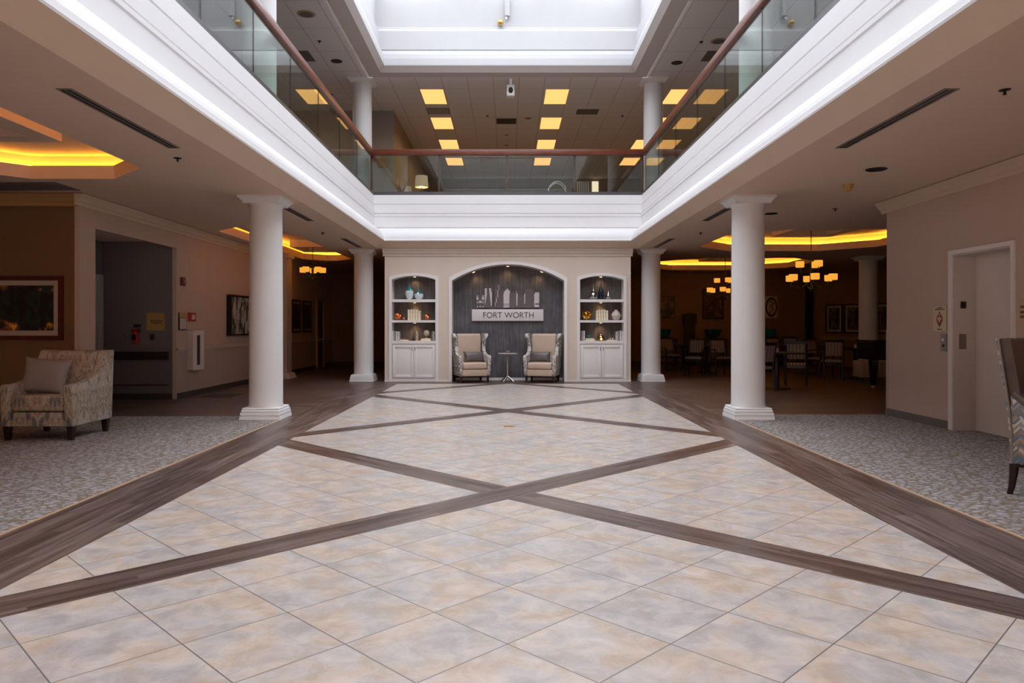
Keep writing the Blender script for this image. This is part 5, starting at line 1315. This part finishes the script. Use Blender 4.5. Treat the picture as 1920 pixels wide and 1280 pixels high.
vent(802, 842, 208, 0.26, 'faint grey vent behind the first left-centre ceiling light', paint('faint_grille', (0.30, 0.26, 0.25), 0.7))
vent(560, 583, 105, 0.28, 'dark vent high above the left glass railing')
vent(1322, 1345, 105, 0.28, 'dark vent high above the right glass railing')
for u, v, r, l, mt in ((631, 114.5, 0.125, 'black ceiling speaker left of the skylight well', BLACK), (1269, 117.5, 0.125, 'black ceiling speaker right of the skylight well', BLACK),
                     (574, 26, 0.17, 'tan round ceiling speaker high at upper left', paint('tan_plastic', (0.36, 0.25, 0.15), 0.6)), (1347, 77, 0.16, 'tan round ceiling speaker behind the right handrail', bpy.data.materials.get('tan_plastic') or BRASS),
                     (990, 221, 0.12, 'pale round ceiling disc right of the slotted vent', CEIL), (950, 253, 0.07, 'small amber ceiling disc near the middle, nearer one', BRASS), (950, 272, 0.07, 'small amber ceiling disc near the middle, farther one', BRASS)):
    disc(u, v, r, ZU, l, mt)
for u, v, l in ((599, 77, 'dark sprinkler head above the left handrail'), (1315, 78, 'dark sprinkler head right of the skylight well'), (622, 177, 'dark sprinkler head beside the far left upper column'), (914, 217, 'dark sprinkler head left of the slotted vent'), (1167, 217, 'dark sprinkler head left of the far right upper column')):
    x, y = upc(u, v); sprinkler(x, y, ZU, l)
t = thing('security_camera', 'white camera housing with a black dome under the upper ceiling', 'camera', (ux(957.5, 17.35), 17.35, ZU))
M().box(-0.09, 0.09, -0.10, 0.10, -0.42, -0.16).build('camera_housing', CABW, t, bevel=0.01)
M().box(-0.03, 0.03, -0.03, 0.03, -0.16, -0.0).build('camera_mount', CABW, t)
M().sphere((0, -0.10, -0.29), 0.055, 10, sc=(1, 0.7, 1.3)).build('camera_dome', BLACK, t, smooth=60)
t.location.z = ZU; 
# well fittings
t = thing('well_pipe', 'white pipe with a small metal tip on the far skylight wall', 'pipe', (ux(951, 16.94), 16.93, 0))
M().tube([(0, 0, vz(31, 16.94)), (0, 0, 8.99)], 0.06, 12).build('pipe', WELL, t, smooth=60)
M().tube([(-0.02, 0, vz(37, 16.94)), (-0.02, 0, vz(31, 16.94))], 0.025, 10).build('pipe_tip', STEEL, t, smooth=60)
t = thing('brass_globe', 'small brass ball mounted on the far skylight wall beside the pipe', 'ornament', (ux(938.4, 16.93), 16.93, vz(43, 16.93)))
M().sphere((0, -0.02, 0), 0.07, 12).build('ball', BRASS, t, smooth=60)
M().tube([(0, 0.03, 0), (0, 0.07, 0)], 0.03, 10).build('ball_mount', BRASS, t)
for s, l in ((-1, 'slatted grille in the left wall of the skylight well'), (1, 'slatted grille in the right wall of the skylight well')):
    t = thing('wall_grille', l, 'air vent', (s * 2.955, 0, 0), 0, 'skylight well grilles')
    y0, y1 = 13.9, 15.6
    M().box(min(0, s * 0.03), max(0, s * 0.03), y0, y1, 7.66, 7.98).build('grille_core', paint('well_grille', (0.24, 0.24, 0.25), 0.5) if s < 0 else bpy.data.materials['well_grille'], t)
    m = M()
    for k in range(6): m.box(min(-s * 0.006, 0), max(-s * 0.006, 0), y0, y1, 7.68 + k * 0.05, 7.70 + k * 0.05)
    m.build('grille_slats', CABW, t)
# things in the upper gallery seen through the glass
t = thing('table_lamp', 'table lamp with a drum shade behind the far railing', 'lamp', (ux(790.5, 21.8), 21.8, ZD + 0.72))
M().lathe([(0.07, 0), (0.075, 0.02), (0.03, 0.05), (0.05, 0.12), (0.045, 0.26), (0.015, 0.32), (0.012, 0.40)], n=18).build('lamp_base', DARKMET, t, smooth=50)
zs = vz(351, 21.8) - ZD - 0.72; ze = vz(330, 21.8) - ZD - 0.72
M().lathe([(0.205, zs), (0.20, zs + 0.005), (0.175, ze)], n=28).build('lamp_shade', LAMPSH, t, smooth=40)
M().lathe([(0.19, zs - 0.003), (0.19, zs - 0.001)], n=24).build('shade_opening', LAMPIN, t)
l = bpy.data.lights.new('lamp_bulb', 'POINT'); l.energy = 14; l.color = (1, 0.62, 0.3); l.shadow_soft_size = 0.05
lo = bpy.data.objects.new('lamp_bulb', l); C.objects.link(lo); lo.parent = t; lo.location = (0, 0, zs - 0.05)
t = thing('lamp_table', 'dark end table under the drum shade lamp upstairs', 'table', (ux(790.5, 21.8), 21.8, ZD))
M().box(-0.3, 0.3, -0.3, 0.3, 0.68, 0.72).build('tabletop', LEGW, t)
for a in (-0.26, 0.26):
    for b in (-0.26, 0.26): M().box(a - 0.02, a + 0.02, b - 0.02, b + 0.02, 0, 0.68).build('leg', LEGW, t)
t = thing('branch_vase', 'floor vase of dry branches behind the far railing at left', 'vase', (ux(752, 19.2), 19.2, ZD))
M().lathe([(0.08, 0), (0.12, 0.1), (0.12, 0.26), (0.06, 0.40), (0.08, 0.43)], n=20).build('vase_body', GREYLIN, t, smooth=50)
rnd = random.Random(2)
m = M()
for k in range(12):
    a, b = rnd.uniform(-0.24, 0.2), rnd.uniform(-0.15, 0.15)
    m.tube([(a * 0.1, b * 0.1, 0.38), (a * 0.5, b * 0.5, 0.56), (a + rnd.uniform(-.05, .05), b, rnd.uniform(0.68, 0.80))], [0.010, 0.008, 0.004], 5)
m.build('branches', BARK, t)
def upchair(x, y, rz, mat, lab, hb=1.25, w_=0.55):
    t = thing('lounge_chair', lab, 'chair', (x, y, ZD), rz)
    M().box(-w_ / 2, w_ / 2, -0.3, 0.2, 0.2, 0.45).build('seat', mat, t, bevel=0.03)
    M().prism([(0.16, 0.3), (0.30, 0.3), (0.36, hb - 0.02), (0.24, hb)], 'x', -w_ / 2, w_ / 2).build('backrest', mat, t, bevel=0.02)
    for a in (-w_ / 2 + 0.05, w_ / 2 - 0.05):
        for b in (-0.25, 0.2): M().box(a - 0.02, a + 0.02, b - 0.02, b + 0.02, 0, 0.2).build('leg', LEGW, t)
    return t
upchair(ux(762, 20.5), 20.7, 0.3, POTW, 'pale high-back chair beside the dry branches upstairs', 0.95, 0.32)
upchair(ux(1094, 20.5), 20.5, 0.0, STRIPEG, 'grey striped high-back chair behind the far railing', 1.04, 0.40)
t = thing('chrome_arch_stand', 'curved chrome tube stand behind the far railing', 'stand', (ux(1044, 19.5), 19.5, ZD))
for dy in (0.0, 0.25):
    pts = [(-0.24, dy, 0), (-0.22, dy, 0.55)] + [(-0.2 + 0.42 * k / 8, dy, 0.53 + 0.26 * math.sin(PI * (0.15 + 0.7 * k / 8))) for k in range(9)] + [(0.24, dy, 0.55), (0.26, dy, 0)]
    M().tube(pts, 0.014, 8).build('tube_frame', STEEL, t, smooth=60)
m = M(); m.box(ux(1110, 29.08), ux(1122, 29.08), 29.07, 29.1, vz(356, 29.08) - 0.6, vz(340, 29.08))
struct(m.build('window_2', emit('bright_daylight_pane', (1.0, 0.78, 0.55), 0.85)), 'small bright window on the far upper wall', 'window')
t = thing('exit_sign', 'small red and white fire device on the grey upper wall at left', 'fire alarm', (ux(698, 19.9), 19.9, vz(298, 19.9)))
M().box(-0.07, 0.07, -0.05, 0, -0.07, 0.07).build('device_body', RED, t); M().box(-0.03, 0.03, -0.07, -0.05, -0.05, 0.05).build('device_lens', CABW, t)
t = thing('louvre_panel', 'tan louvred panel on the grey upper wall at left', 'louvre', (ux(718, 19.9), 19.9, vz(304.5, 19.9)))
m = M(); m.box(-0.145, 0.145, -0.02, 0, -0.135, 0.135); m.build('louvre_frame', paint('louvre_tan', (0.30, 0.19, 0.09), 0.6), t)
m = M()
for k in range(6): m.box(-0.13, 0.13, -0.03, -0.02, -0.12 + k * 0.04, -0.10 + k * 0.04)
m.build('louvre_slats', TANSIGN, t)
# unseen glazed frame added round the fill light behind the camera
m = M()
for xx in (-3.24, -1.6, 0.0, 1.6, 3.24): m.box(xx - 0.035, xx + 0.035, -3.96, -3.88, 0.22, 2.78)
m.box(-3.275, 3.275, -3.96, -3.88, 0.15, 0.22); m.box(-3.275, 3.275, -3.96, -3.88, 2.78, 2.85)
e = struct(m.build('fill_frame', CABW), 'unseen white glazed frame added round the fill light', 'window')
M().box(-3.2, 3.2, -3.875, -3.865, 0.22, 2.78).build('pane', SKYGL, e)
